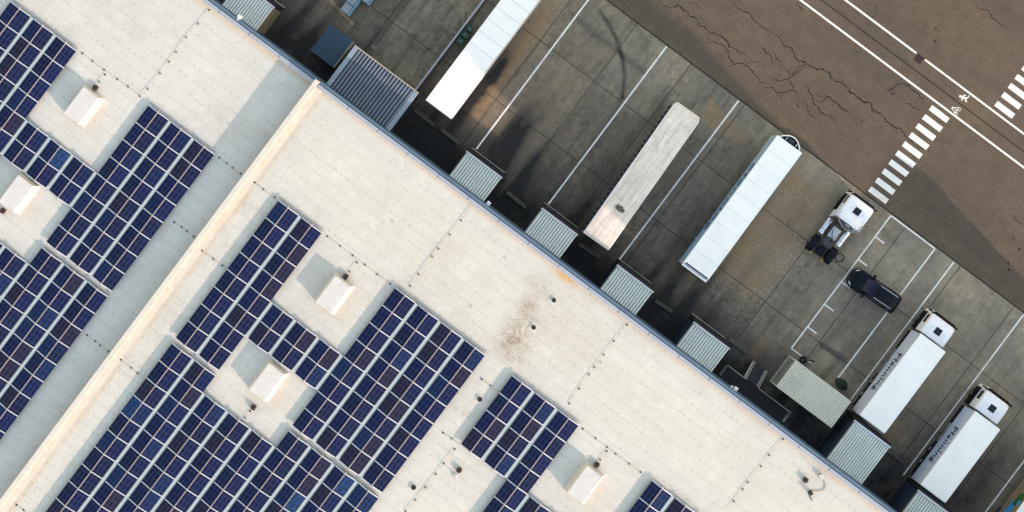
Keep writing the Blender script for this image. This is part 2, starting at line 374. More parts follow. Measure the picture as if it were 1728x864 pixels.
# ------------------------------------------------------------------ ground
EDGE = Y_(615)
BAYS = [X_(u) for u in (720, 870, 1022, 1175, 1210, 1262, 1480, 1600, 1760, 1900, 440)]
def yard_masks(x, y):
    n1 = fbm(x, y, .35, 3); n2 = fbm(x, y*.25, 1.3, 9); n3 = fbm(x, y, 1.1, 21)
    rust = np.zeros(x.shape)  # rust stains, an ochre band, and one painted sunlit patch
    band = np.exp(-((x-X_(751))/.75)**2)*sstep(Y_(295), Y_(330), y)*(1-sstep(Y_(520), Y_(585), y))
    rust += band*(.35+.8*n2)*1.1
    rust += .95*blob(x, y, 1500, 733, 13, 26)*(.4+n3); rust += .7*blob(x, y, 1517, 752, 10, 12)*(.4+n3)
    rust += .75*blob(x, y, 1281, 588, 9, 22)+.5*blob(x, y, 1268, 600, 8, 14)
    rust += .42*sstep(X_(1232), X_(1250), x)*(1-sstep(X_(1300), X_(1350), x))*sstep(Y_(340), Y_(400), y)*(.4+n1)
    rust += .25*blob(x, y, 1560, 660, 25, 60)+.22*blob(x, y, 930, 180, 40, 120)
    # sunlit patch across the bay line, its warm light painted as brown
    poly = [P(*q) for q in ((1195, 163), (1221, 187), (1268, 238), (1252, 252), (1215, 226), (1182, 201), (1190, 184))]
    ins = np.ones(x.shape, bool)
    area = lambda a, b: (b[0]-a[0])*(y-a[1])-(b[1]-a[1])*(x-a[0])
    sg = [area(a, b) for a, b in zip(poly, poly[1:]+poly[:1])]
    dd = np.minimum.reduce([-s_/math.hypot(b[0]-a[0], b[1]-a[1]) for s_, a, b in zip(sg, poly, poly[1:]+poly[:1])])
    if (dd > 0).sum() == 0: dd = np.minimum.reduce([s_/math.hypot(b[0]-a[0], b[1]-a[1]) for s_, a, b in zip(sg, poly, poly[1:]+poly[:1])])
    rust = np.maximum(rust, .72*sstep(-.08, .15, dd)*(.75+.35*n1))  # painted sunlit patch joins the rust mask
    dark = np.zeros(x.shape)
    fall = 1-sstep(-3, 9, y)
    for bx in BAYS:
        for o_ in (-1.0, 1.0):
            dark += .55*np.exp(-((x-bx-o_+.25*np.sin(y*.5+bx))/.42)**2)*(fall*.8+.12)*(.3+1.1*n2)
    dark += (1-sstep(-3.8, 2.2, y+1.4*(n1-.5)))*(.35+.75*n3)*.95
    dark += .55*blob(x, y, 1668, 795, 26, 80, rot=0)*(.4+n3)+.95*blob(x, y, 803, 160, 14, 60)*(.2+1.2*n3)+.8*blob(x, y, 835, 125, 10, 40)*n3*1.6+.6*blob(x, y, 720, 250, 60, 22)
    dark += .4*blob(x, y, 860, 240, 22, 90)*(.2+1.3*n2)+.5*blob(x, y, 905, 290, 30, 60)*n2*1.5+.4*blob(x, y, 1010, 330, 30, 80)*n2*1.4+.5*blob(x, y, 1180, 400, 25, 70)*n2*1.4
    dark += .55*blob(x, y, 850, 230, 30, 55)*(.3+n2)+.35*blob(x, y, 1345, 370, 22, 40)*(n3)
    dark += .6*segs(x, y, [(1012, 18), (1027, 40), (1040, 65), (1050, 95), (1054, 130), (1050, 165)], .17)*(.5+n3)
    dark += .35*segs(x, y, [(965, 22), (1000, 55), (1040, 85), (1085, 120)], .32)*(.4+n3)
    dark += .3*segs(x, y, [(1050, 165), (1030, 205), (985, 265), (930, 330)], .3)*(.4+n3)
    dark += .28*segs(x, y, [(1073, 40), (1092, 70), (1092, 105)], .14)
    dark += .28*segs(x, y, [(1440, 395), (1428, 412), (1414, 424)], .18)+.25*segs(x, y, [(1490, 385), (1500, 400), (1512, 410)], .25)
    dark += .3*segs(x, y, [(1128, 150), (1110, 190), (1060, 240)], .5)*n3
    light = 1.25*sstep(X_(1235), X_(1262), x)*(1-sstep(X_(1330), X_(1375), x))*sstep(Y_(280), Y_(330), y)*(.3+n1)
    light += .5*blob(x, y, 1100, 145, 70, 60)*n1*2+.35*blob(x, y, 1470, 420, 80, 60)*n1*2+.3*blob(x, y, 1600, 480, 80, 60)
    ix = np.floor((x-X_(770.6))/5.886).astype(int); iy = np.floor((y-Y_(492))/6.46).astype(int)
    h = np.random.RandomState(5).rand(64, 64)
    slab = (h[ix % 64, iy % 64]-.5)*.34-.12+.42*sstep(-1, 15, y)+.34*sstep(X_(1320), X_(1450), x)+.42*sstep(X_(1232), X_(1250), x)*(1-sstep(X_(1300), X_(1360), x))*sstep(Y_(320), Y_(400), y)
    rust += .75*sstep(X_(1232), X_(1250), x)*(1-sstep(X_(1300), X_(1352), x))*sstep(Y_(330), Y_(380), y)*(1-sstep(Y_(560), Y_(600), y))*(.3+n1)
    rust += .22*sstep(Y_(300), Y_(330), y)*(1-sstep(Y_(470), Y_(560), y))*n1
    light += .35*fbm(x, y, .3, 77)*sstep(-1, 5, y)
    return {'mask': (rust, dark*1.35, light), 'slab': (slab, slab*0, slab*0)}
def road_masks(x, y):
    n = fbm(x, y, .3, 31)
    r = .3*blob(x, y, 1600, 30, 60, 50)*n*2+.3*blob(x, y, 1640, 180, 30, 30)+.25*sstep(EDGE+2, EDGE, y)*n
    g = .5*segs(x, y, [(1563, 35), (1560, 55), (1556, 75), (1570, 85)], .3)*n+.4*blob(x, y, 1700, 20, 60, 25)*n
    g += .28*segs(x, y, [(1570, 350), (1620, 400), (1660, 440)], .12)+.22*segs(x, y, [(1640, 355), (1680, 410)], .1)
    return {'mask': (r, g, n*0)}
big = MB(); S = 700
# far ground kept clear of the detailed sheets: a frame of quads round them
XA, XB, YB = -60.0, 120.0, 75.0
for a, b, c, d in ((-S, XA, -S, S), (XB, S, -S, S), (XA, XB, YB, S), (XA, XB, -S, -4.0)): big.sheet([(a, c), (b, c), (b, d), (a, d)], -.01)
far = struct('ground', big, M['render_grey'])
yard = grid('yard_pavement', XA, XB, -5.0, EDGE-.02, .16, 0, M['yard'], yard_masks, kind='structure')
road = grid('road', XA, XB, EDGE, YB, .3, .0, M['road'], road_masks, kind='structure')
kb = MB(); kb.box(XA, XB, EDGE-.07, EDGE+.02, .001, .022); struct('yard_edge_strip', kb, M['crack'])

# painted markings
mk = MB()
def line_v(u, v0, v1, wd=.125, z=.004): mk.sheet([(X_(u)-wd/2, Y_(v0)), (X_(u)+wd/2, Y_(v0)), (X_(u)+wd/2, Y_(v1)), (X_(u)-wd/2, Y_(v1))], z)
def line_u(v, u0, u1, wd=.125, z=.004): mk.sheet([(X_(u0), Y_(v)-wd/2), (X_(u1), Y_(v)-wd/2), (X_(u1), Y_(v)+wd/2), (X_(u0), Y_(v)+wd/2)], z)
line_v(794, 281, 612, .15); line_v(947, 280, 612, .15); line_v(1099, 278, 612, .15)
line_v(1421, 331, 611); line_v(1514, 338, 611); line_v(1553, 322, 612, .13); line_v(1700.5, 273, 612, .13); line_v(1849, 280, 612, .16)
mk.sheet([(X_(1422.2), Y_(611)-.065), (X_(1512.8), Y_(611)-.065), (X_(1512.8), Y_(611)+.065), (X_(1422.2), Y_(611)+.065)], .004)
line_u(331, 1422.2, 1462, .09)
for v in (566.8, 519, 471.7, 424, 376.5): line_u(v, 1422.3, 1440)
struct('yard_marking', mk, M['paint'])
mk = MB(); line_u(810.5, -300, 2900, .17); line_u(856, -300, 1291, .17); line_u(856, 1309, 2900, .17)
for i in range(10): mk.sheet([(X_(1365), Y_(626+i*19-5)), (X_(1402), Y_(626+i*19-5)), (X_(1402), Y_(626+i*19+5)), (X_(1365), Y_(626+i*19+5))], .004)
for i in range(12): mk.sheet([(X_(1449), Y_(869+i*19-5)), (X_(1486), Y_(869+i*19-5)), (X_(1486), Y_(869+i*19+5)), (X_(1449), Y_(869+i*19+5))], .004)
struct('road_marking', mk, M['paint'])
# walking figure and bicycle symbols
def strip(mb, pts, wd, z=.006):
    for a, b in zip(pts, pts[1:]):
        a = Vector(a); b = Vector(b); d = (b-a).normalized(); n_ = Vector((-d.y, d.x))*wd/2; a = a-d*wd*.25; b = b+d*wd*.25
        mb.sheet([tuple(a-n_), tuple(b-n_), tuple(b+n_), tuple(a+n_)], z); z += .0002
    return z
def Z4(x, y): return P(1590+x/14.4, 140+y/14.4)
sy = MB()
z = .006
for pts, wd in (([(490, 340), (560, 370)], .19), ([(545, 365), (590, 460)], .12), ([(555, 365), (605, 372), (655, 310)], .10), ([(490, 345), (475, 420)], .10), ([(490, 330), (520, 300), (570, 298)], .08)):
    z = strip(sy, [Z4(*q) for q in pts], wd, z)+.0003
cx, cy = Z4(440, 325); sy.sheet([(cx+.115*math.cos(a*.5236), cy+.115*math.sin(a*.5236)) for a in range(12)], z+.001)
tag(sy.build('pedestrian_symbol', M['paint']), kind='structure')
sy = MB()
z = .006
for qx, qy in ((405, 640), (325, 745)):
    cx, cy = Z4(qx, qy); rg = [(cx+.15*math.cos(a*math.pi/8), cy+.15*math.sin(a*math.pi/8)) for a in range(17)]; z = strip(sy, rg, .05, z)+.0002
for pts in ([(405, 640), (335, 670), (300, 600), (390, 600)], [(335, 670), (325, 745)], [(300, 600), (240, 590), (260, 655), (325, 745)], [(240, 570), (270, 610)], [(215, 620), (260, 640)]):
    z = strip(sy, [Z4(*q) for q in pts], .055, z)+.0003
tag(sy.build('bicycle_symbol', M['paint']), kind='structure')
# cracks, traced and roughened; and the lane joint
cr = MB(); rc = random.Random(4)
def crack(pts, wd=.085):
    pts = [Vector(P(*p)) for p in pts]
    for _ in range(3):
        o_ = []
        for a, b in zip(pts, pts[1:]):
            d = b-a; m_ = (a+b)/2+Vector((-d.y, d.x))*rc.uniform(-.22, .22); o_ += [a, m_]
        pts = o_+[pts[-1]]
    n = len(pts); L = []; Rr = []
    for i, p in enumerate(pts):
        d = (pts[min(i+1, n-1)]-pts[max(i-1, 0)]).normalized(); k = wd*1.2*min(1, .3+2.6*min(i, n-1-i)/n)*rc.uniform(.35, 1.2)/2
        nn = Vector((-d.y, d.x))*k; L.append(p+nn); Rr.append(p-nn)
    vs = [(q.x, q.y, .0035) for q in L+Rr]; cr.add(vs, [(i, n+i, n+i+1, i+1) for i in range(n-1)])
c4 = lambda *p: [(1288+x/2.98, y/2.98) for x, y in p]
for pts, wd in (([(1112, 0), (1128, 12), (1145, 7), (1155, 18), (1175, 32), (1192, 49), (1212, 59), (1229, 79), (1246, 89), (1261, 92)], .11),
    ([(1190, 55), (1195, 69), (1212, 75), (1229, 94), (1239, 109), (1259, 111), (1273, 126), (1283, 139), (1300, 146)], .09),
    ([(1227, 0), (1246, 15), (1259, 20), (1273, 34), (1283, 45), (1300, 59)], .08), ([(1212, 75), (1212, 62)], .05), ([(1239, 109), (1229, 113)], .05), ([(1259, 111), (1275, 104), (1290, 114)], .06), ([(1282, 80), (1300, 90)], .05),
    ([(1288, 47), (1308, 60), (1321.5, 75.5), (1338, 85.6), (1355, 104), (1367, 112), (1389, 117), (1405, 134), (1425.6, 144), (1449, 166), (1472.6, 186), (1492.7, 198), (1509.5, 214.8), (1529.6, 231.5), (1549.7, 248), (1573, 261.7)], .12),
    (c4((0, 430), (50, 440), (100, 470), (150, 455), (170, 470)), .09), (c4((215, 325), (170, 365), (120, 400), (80, 410), (50, 390)), .09), (c4((100, 470), (95, 510)), .07), (c4((120, 400), (150, 455)), .07),
    (c4((195, 425), (240, 470), (250, 520), (300, 570), (350, 600), (370, 635)), .09), (c4((260, 465), (320, 485), (370, 515), (410, 555), (435, 565)), .11), (c4((205, 505), (225, 570), (265, 598)), .08), (c4((165, 515), (185, 540)), .07),
    (c4((590, 430), (630, 455), (660, 430), (700, 420), (750, 450), (790, 490), (810, 505)), .09), (c4((630, 455), (665, 470), (640, 490)), .06), (c4((705, 515), (750, 540), (785, 560)), .07), (c4((480, 600), (515, 605)), .06), (c4((495, 600), (497, 630)), .06),
    (c4((160, 20), (200, 55), (190, 30)), .06), (c4((575, 0), (560, 50), (570, 70), (520, 140)), .05), (c4((1050, 0), (1110, 50), (1160, 95), (1240, 150)), .08), (c4((0, 240), (40, 280), (48, 330)), .08), (c4((50, 265), (90, 315)), .07), (c4((70, 320), (130, 375), (215, 325)), .06),
    (c4((310, 490), (280, 515)), .06), (c4((370, 515), (345, 530)), .05), (c4((480, 495), (440, 470), (410, 430)), .05), (c4((235, 335), (240, 300)), .05),
    ([(1707, 361), (1714, 371), (1728, 384)], .06), ([(1142, 26), (1150, 40)], .04), ([(1160, 5), (1185, 18)], .04), ([(1510, 215), (1500, 205)], .05)):
    crack(pts, wd)
struct('road_cracks', cr, M['crack'])
jl = MB(); jl.sheet([(X_(-300), Y_(832)-.05), (X_(2900), Y_(832)-.05), (X_(2900), Y_(832)+.04), (X_(-300), Y_(832)+.04)], .0032); struct('road_joint', jl, M['crack'])
for px, py, h, lab in ((1551, 99.5, .36, 'large square black iron drain cover interrupting the outer white road line'), (1579, 48.5, .1, 'tiny square iron cover on the far lane, nearest the top edge'), (1578.5, 70, .1, 'tiny square iron cover on the far lane, between its twin and the big drain')):
    x, y = P(px, py); g = MB(); g.box(x-h, x+h, y-h, y+h, .002, .02)
    t = empty('drain_cover' if h > .2 else 'valve_cover', (x, y, .002), 0, lab, 'drain cover'); g = MB(); g.box(-h, h, -h, h, 0, .012); g.build('frame', M['rust'], t, .004)
    g = MB(); k = 5 if h > .2 else 2
    for i in range(k): a = -h*.85+i*1.7*h/k; g.box(a, a+1.1*h/k, -h*.85, h*.85, .0125, .022)
    g.build('grating', M['void'], t)
rc = random.Random(9)
for px, py in ((1710, 402), (1720, 420.5), (1701.5, 444.5), (1702.5, 454.5)):
    x, y = P(px, py); g = MB(); n = 9; g.sheet([(x+rc.uniform(.06, .16)*math.cos(i*2*math.pi/n), y+rc.uniform(.06, .16)*math.sin(i*2*math.pi/n)) for i in range(n)], .005); struct('tar_spot', g, M['crack'])

# ------------------------------------------------------------------ warehouse
ZL, ZH = 9.3, 10.2
WALL = Y_(212, 10.4)
PX0, PX1 = X_(506, 10.5), X_(515, 10.5)
bld = empty('warehouse', (X_(300, 0), WALL, 0), 0, 'huge white flat-roofed warehouse with blue-grey clad wall filling the left half', 'building')
bl = bld.location.copy()
def wpart(name, mb, m, bevel=0, **k):
    o = mb.build(name, m, bld, bevel); o.location = (-bl.x, -bl.y, -bl.z)
    for a, b in k.items(): o[a] = b
    return o
def high_masks(x, y):
    n = fbm(x, y, .8, 41); n2 = fbm(x, y, .22, 44)
    d = WALL-.45-y
    r = np.exp(-(d/.22)**2)*(.1+1.0*fbm(x, y, .5, 50))*.85
    e = x-PX1; r += np.exp(-((e-.75)/.16)**2)*(.1+.7*n)
    r += .9*blob(x, y, 955, 470, 20, 7, ZH)*(.5+n); r += .4*blob(x, y, 1237, 668, 12, 6, ZH)
    for bx, by in ((562, 497), (450, 645), (987, 818)): r += .30*blob(x, y, bx+15, by+22, 30, 22, ZH)*n
    g = 1.1*blob(x, y, 868, 566, 24, 36, ZH, rot=.25)+.8*blob(x, y, 892, 515, 15, 20, ZH)+.55*blob(x, y, 915, 545, 28, 22, ZH)+.35*blob(x, y, 860, 600, 45, 18, ZH)+.35*blob(x, y, 905, 485, 25, 18, ZH)
    g += .20*sstep(.56, .75, n2)+.12*sstep(.6, .75, fbm(x, y*3, .35, 47))
    g += .5*blob(x, y, 718, 823, 6, 5, ZH)+.35*blob(x, y, 768, 690, 9, 7, ZH)+.35*blob(x, y, 805, 645, 9, 5, ZH)+.3*blob(x, y, 1388, 802, 26, 26, ZH)
    b = (1-sstep(1.8, 5.5, e))*sstep(.4, 1.0, e)*(.5+n)+.05
    for bx, by in ((562, 497), (450, 645), (987, 818)): b += .5*blob(x, y, bx+10, by+12, 40, 45, ZH)
    return {'mask': (r, g, b)}
def low_masks(x, y):
    n = fbm(x, y, .8, 61); d = WALL-.45-y
    r = np.exp(-(d/.35)**2)*(.2+.9*fbm(x, y, .5, 70))*.8; g = .20*sstep(.55, .75, fbm(x, y, .25, 64))+.12*sstep(.6, .75, fbm(x, y*3, .35, 67))
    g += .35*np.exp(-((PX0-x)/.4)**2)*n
    for bx, by in ((137, 178), (27, 327)): r += .30*blob(x, y, bx+15, by+22, 30, 22, ZL)*n
    b = .4*np.exp(-((PX0-x)/1.6)**2)
    for bx, by in ((137, 178), (27, 327)): b = b+.5*blob(x, y, bx+10, by+12, 40, 45, ZL)
    return {'mask': (r, g, b)}
XE = 62.0
o = grid('roof', PX1, XE, -56, WALL-.1, .2, ZH, M['roof_high'], high_masks, bld); o.location = -bl; o['label'] = 'higher cream roof right of the long parapet'
o = grid('roof', -62, PX0, -56, WALL-.1, .2, ZL, M['roof_low'], low_masks, bld); o.location = -bl; o['label'] = 'lower roof left of the long parapet'
m = MB(); m.box(-62, XE, WALL-.10, WALL-.001, 0, 9.35)
for k in range(int((XE+62)/1.0)): m.box(-62+k, -62+k+.06, WALL, WALL+.018, .3, 9.3)
m.box(PX0, XE, WALL-.10, WALL-.001, 9.352, 10.3)
for z_ in (3.9, 7.0): m.box(-62, XE, WALL+.0185, WALL+.035, z_, z_+.06)
wpart('wall', m, M['cladding'])
m = MB(); m.box(-62, XE, -56.4, -56.002, 0, 9.2); m.box(-62.3, -62.002, -56, WALL-.11, 0, 9.2); m.box(XE+.002, XE+.3, -56, WALL-.11, 0, 10.1); wpart('wall', m, M['cladding'])
def coping(x0, x1, zt):
    m = MB(); m.box(x0, x1, WALL-.44, WALL-.12, zt-.28, zt, 0); m.box(x0, x1, WALL-.119, WALL-.06, zt-.28, zt-.12, 3); m.box(x0, x1, WALL-.059, WALL+.15, zt-.25, zt-.05, 1)
    m.box(x0, x1, WALL-.47, WALL-.442, zt-.3, zt+.02, 2)
    n = int((x1-x0)/3)
    for i in range(n): m.box(x0+3*i, x0+3*i+.04, WALL-.43, WALL-.13, zt+.001, zt+.008, 3)
    wpart('coping', m, [M['coping'], M['gutter_blue'], M['trim_white'], M['dark_steel']], .01)
coping(PX1+.02, XE, 10.55); coping(-62, PX0-.02, 9.66)
m = MB(); m.box(PX0, PX1, -56, WALL+.05, 9.0, 10.62, 0)
m.add([(PX1+.002, -56, 10.40), (PX1+.55, -56, ZH+.01), (PX1+.55, WALL-.47, ZH+.01), (PX1+.002, WALL-.47, 10.40)], [(0, 1, 2, 3)], 1)
m.box(PX0-.03, PX0-.002, -56, WALL-.5, ZL+.02, 10.45, 2)
wpart('parapet', m, [M['curb'], M['fillet'], M['steel']], .03)
for px, py in ((919.6, 423.6), (937, 435.5), (954, 448), (972, 463), (991, 475.8)):
    x, _ = P(px, py, 8.3); m = MB(); m.box(x-.45, x+.45, WALL+.002, WALL+.045, 7.4, 8.7)
    f = wpart('window', m, M['glass_dark']); m = MB()
    for a, b, c, d in ((-.5, .5, 8.702, 8.76), (-.5, .5, 7.34, 7.398), (-.5, -.452, 7.4, 8.7), (.452, .5, 7.4, 8.7)): m.box(x+a, x+b, WALL+.002, WALL+.06, c, d)
    m.build('frame', M['dark_steel'], f)
for px, py in ((824.5, 343), (402, 32), (1240.5, 657.5)):
    x, y = P(px, py, 9.8); zt = 9.9; m = MB(); m.box(x-.16, x+.16, WALL+.2, WALL+.52, zt-.2, zt); m.box(x-.05, x+.05, WALL+.004, WALL+.2, zt-.14, zt-.07)
    o = wpart('floodlight', m, M['trim_white'], .02)
x, y = P(1234, 654, 9.8); m = MB(); m.box(x-.1, x+.1, WALL+.2, WALL+.4, 9.7, 9.85); m.box(x-.04, x+.04, WALL+.004, WALL+.2, 9.74, 9.8); wpart('camera_housing', m, M['trim_white'], .02)

# ------------------------------------------------------------------ roof lights (boxes on the roof)
def roof_light(px, py, zb, label):
    zt = zb+.9; x, y = P(px, py, zt)
    t = empty('roof_light', (x, y, zb), 0, label, 'roof light', 'roof light boxes on the warehouse roof')
    m = MB(); m.frustum((-1.02, 1.02, -1.45, 1.45), (-.90, .90, -1.42, 1.42), 0, .06, 0); m.frustum((-.90, .90, -1.42, 1.42), (-.77, .77, -1.32, 1.32), .06, .80, 0); m.build('curb', M['curb'], t, .02)
    m = MB(); m.box(-.79, .79, -1.34, 1.34, .80, .86); m.frustum((-.79, .79, -1.34, 1.34), (-.73, .73, -1.28, 1.28), .861, .91); m.build('lid', M['lid'], t, .015)
    m = MB()
    for yy in (-.8, .8): m.box(.795, .83, yy-.06, yy+.06, .78, .85)
    m.build('hinge', M['steel'], t)
for a in ((137, 178, ZL, 'white roof light box in the panel notch nearest the top left corner'), (27, 327, ZL, 'white roof light box at the left edge of the photo'), (562, 497, ZH, 'white roof light box in the upper notch of the large central panel block'), (450, 645, ZH, 'white roof light box ringed by panels in the middle of the higher roof'), (987, 818, ZH, 'white roof light box near the bottom edge right of the small panel block')):
    roof_light(*a)

# ------------------------------------------------------------------ solar arrays
PW, PL, TILT = .99, 1.62, R(13)
pm = MB(); hw, hl, fr = PW/2, PL/2, .022
pm.box(-hw, hw, -hl, hl, -.035, -.004, 1)
pm.add([(-hw+fr, -hl+fr, 0.0), (hw-fr, -hl+fr, 0.0), (hw-fr, hl-fr, 0.0), (-hw+fr, hl-fr, 0.0)], [(0, 1, 2, 3)], 0)
for a, b, c, d in ((-hw, hw, -hl, -hl+fr), (-hw, hw, hl-fr, hl), (-hw, -hw+fr, -hl+fr, hl-fr), (hw-fr, hw, -hl+fr, hl-fr)): pm.box(a, b, c, d, -.0035, .004, 1)
panel0 = pm.build('solar_panel', [M['cells'], M['dark_steel']])
used = [False]; rail0 = None
M['added_gap_strip'] = mat('added_gap_strip', (.76, .77, .73), .6, vary=.04)  # pale strip added to brighten the shaded gaps between panel rows
PAIR = 2*PW*math.cos(TILT)+.05
def tent_row(x0, ytop, zr, n, pitch, label, group, gap):
    t = empty('solar_panel_row', (x0+PAIR/2, ytop, zr), 0, label, 'solar panels', group)
    zl = .27; dx = PW*math.cos(TILT)/2; dz = PW*math.sin(TILT)/2
    for i in range(n):
        for s_ in (-1, 1):
            if not used[0]: p = panel0; used[0] = True
            else: p = panel0.copy(); C.objects.link(p)
            p.parent = t; p.location = (s_*(.025+dx), -pitch*(i+.5), zl+dz+.05); p.rotation_euler = (0, s_*TILT, 0)
    global rail0
    for i in range(n+1):
        if rail0 is None:
            m = MB(); wr = .040; a, b = .0, PW*math.cos(TILT)+.03; za, zb_ = zl+2*dz+.035, zl+.035
            prof = [(-b, zb_), (a, za), (b, zb_), (b, zb_-.05), (a, za-.05), (-b, zb_-.05)]
            m.loft([[(px_, -wr, pz) for px_, pz in prof], [(px_, wr, pz) for px_, pz in prof]], smooth=False)
            rail0 = m.build('cross_rail', M['alu'], t)
        else: rail0_ = rail0.copy(); C.objects.link(rail0_); rail0_.parent = t; rail0_.location = (0, -pitch*i, 0)
    if gap:
        ga, gb = (0, n) if gap is True else gap
        m = MB(); m.box(PAIR/2+.03, PAIR/2+.28, -pitch*gb, -pitch*ga, .20, .215); m.build('added_gap_strip', M['added_gap_strip'], t)
    m = MB(); zt = zl+2*dz+.05; m.box(-.034, -.012, -pitch*n-.08, .1, zt-.03, zt+.012); m.box(.012, .034, -pitch*n-.08, .1, zt-.03, zt+.012)
    m.box(-.05, .05, .04, .13, zt-.05, zt+.03); m.build('ridge_rail', M['ridge'], t)
    m = MB(); m.box(-PAIR/2+.02, PAIR/2-.02, -.02, .05, .02, .26); m.build('end_plate', M['steel'], t)
    return t
ORD = ['first', 'second', 'third', 'fourth', 'fifth', 'sixth', 'seventh', 'eighth', 'ninth', 'tenth']
def block(u0, pu, v0, z, ks, r0, r1, pitch_px, name, lastgap=False):
    zz = z+.5; pitch = pitch_px*(CAMZ-zz)/F
    for j, k in enumerate(ks):
        n = r1-r0
        if n <= 0: continue
        lab = f'{ORD[j]} panel row from left {name}' if len(ks) > 1 else f'single double row of solar panels {name}'
        tent_row(X_(u0+pu*k, zz), Y_(v0-pitch_px*r0, zz), z, n, pitch, lab, 'tent-shaped rows of solar panels on the warehouse roof', lastgap if k == ks[-1] else True)
def rows(z, v_top, u, pitch):   # rows until past the bottom / left border of the photo
    pass
U0, PU, V0, PV = 578.5, 49.3, 11.2, 36.35
block(U0, PU, V0, ZH, [0, 1], 0, 8, PV, 'in the long arm beside the parapet', (4, 6))
block(U0, PU, V0, ZH, [2, 3, 4], 4, 6, PV, 'in the bridge between two central roof lights', True)
block(U0, PU, V0, ZH, [5, 6, 7, 8], 0, 8, PV, 'in the broad block at the centre')
V1 = -290
block(U0+1, PU, V1, ZH, [0, 1], 0, 11, PV, 'in the lower block beside the parapet', (1, 9))
block(U0+1, PU, V1, ZH, [2, 3, 4], 1, 9, PV, 'in the lower block under middle roof light', (0, 4))
block(U0+1, PU, V1, ZH, [5, 6, 7, 8], 0, 5, PV, 'below the walkway under the broad central block')
block(U0+.5, PU, V0, ZH, [10, 11], 0, 4, PV, 'in the small block right of centre', True)
block(U0+.5, PU, V0, ZH, [12], 0, 7, PV, 'flanking the small right block', (4, 7))
block(U0+.5, PU, V0, ZH, [13, 14, 15], 4, 7, PV, 'below the bottommost roof light')
block(U0+.5, PU, V0, ZH, [16, 17, 18], 0, 3, PV, 'at the bottom edge, farthest right')
UL, PUL, VL, PVL = 306.3, 48.6, 8.2, 36.15
block(UL, PUL, VL, ZL, [-6, -5, -4], 0, 8, PVL, 'in the top left corner block', (4, 6))
block(UL, PUL, VL, ZL, [-3, -2, -1], 4, 6, PVL, 'in the bridge between two left roof lights', True)
block(UL, PUL, VL, ZL, [0, 1, 2], 0, 8, PVL, 'in upper block left of the parapet')
block(UL, PUL, -292.5, ZL, [-3, -2, -1], 1, 6, PVL, 'in the lower left block at photo edge', True)
block(UL, PUL, -292.5, ZL, [0, 1, 2], 0, 9, PVL, 'in lower left block beside parapet shadow')
def tray(u0, u1, v, z, lab):
    m = MB(); x0, x1, y = X_(u0, z), X_(u1, z), Y_(v, z)
    m.box(0, x1-x0, -.03, .03, .10, .16)
    for i in range(int((x1-x0)/1.5)): m.box(.3+1.5*i, .4+1.5*i, -.05, .05, 0, .098)
    o = m.build('cable_conduit', M['steel'], None); o.location = (x0, y, z+.003); tag(o, lab, 'conduit')
tray(578, 672, 17, ZH, 'thin grey conduit along the top end of the long panel arm'); tray(826, 1018, 17, ZH, 'thin grey conduit along the top end of the broad central block')
tray(1071, 1213, 17, ZH, 'thin grey conduit along the top end of the small right block'); tray(306, 447, 14, ZL, 'thin grey conduit along the top end of the upper lower-roof block')
tray(14, 155, 14, ZL, 'thin grey conduit along the top end of the corner block')

# ------------------------------------------------------------------ lightning conductors
def conductor(pts, z, label, ext=None, box=None):
    w0 = P(*pts[0], z); t = empty('lightning_conductor', (w0[0], w0[1], z), 0, label, 'lightning conductor')
    q = [(P(a, b, z)[0]-w0[0], P(a, b, z)[1]-w0[1]) for a, b in pts]
    path = list(q)
    if ext: path.append((P(*ext, z)[0]-w0[0], P(*ext, z)[1]-w0[1]))
    MB().tube([(x, y, .09) for x, y in path], .014, 6).build('wire', M['wire'], t)
    for x, y in q:
        m = MB(); m.cyl((x, y, .003), (x, y, .05), .085, 10, r2=.075); m.cyl((x, y, .0505), (x, y, .085), .03, 6); m.build('holder', M['holder'], t)
conductor([(353, 17), (334, 40), (314, 63), (297, 88), (285, 104), (270, 124), (249, 150), (236, 162)], ZL, 'roof conductor wire running from the top edge down to the lower roof panels')
conductor([(139, 90), (156, 103), (175.5, 118), (198, 133.6), (216, 146)], ZL, 'roof conductor wire between the corner block and the upper block of lower roof', (236, 162))
conductor([(177, 126), (167.5, 138)], ZL, 'short conductor branch beside the upper left roof light', (160, 148))
conductor([(370, 266), (382, 275), (392.6, 283), (406, 293)], ZL, 'short conductor wire from the panels to the parapet, upper one on the lower roof', (420, 303))
conductor([(430, 308), (444.4, 319.5), (463.6, 333)], ZH, 'short conductor wire from the parapet to the tip of the long panel arm')
conductor([(294, 375), (306.4, 383), (315.5, 390), (327, 399)], ZL, 'short conductor wire between panels and parapet, middle one on the lower roof', (338, 407))
conductor([(341, 423), (360, 437), (375, 448)], ZH, 'short conductor wire crossing the sunlit strip, middle one on the higher roof', (390, 459))
conductor([(147, 565.5), (161, 575.6), (169, 583), (183, 592.5)], ZL, 'short conductor wire between panels and parapet, lowest one on the lower roof', (195, 601))
conductor([(203.7, 607), (221.5, 621), (232, 629.7)], ZH, 'short conductor wire crossing the sunlit strip, lowest one on the higher roof', (246, 640))
conductor([(28, 852), (40, 861)], ZH, 'conductor wire in the bottom left corner of the photo', (60, 876))
conductor([(552.5, 399), (573.6, 415), (595, 431), (615.6, 446.7), (636.7, 463), (658.5, 479)], ZH, 'roof conductor wire spanning the notch above the central roof light')
conductor([(602, 443), (590, 458.5)], ZH, 'short conductor branch beside the central roof light', (583, 467))
conductor([(798, 345), (778.3, 372), (759, 396), (739.7, 420), (729, 432.6), (706.5, 463), (692, 482.6)], ZH, 'roof conductor wire running from the coping to the broad central block')
conductor([(1058, 548.5), (1036, 575.6), (1018.7, 598.5), (1003, 620), (994, 631.7), (977, 656), (960.7, 681)], ZH, 'roof conductor wire running from the coping to the small right block')
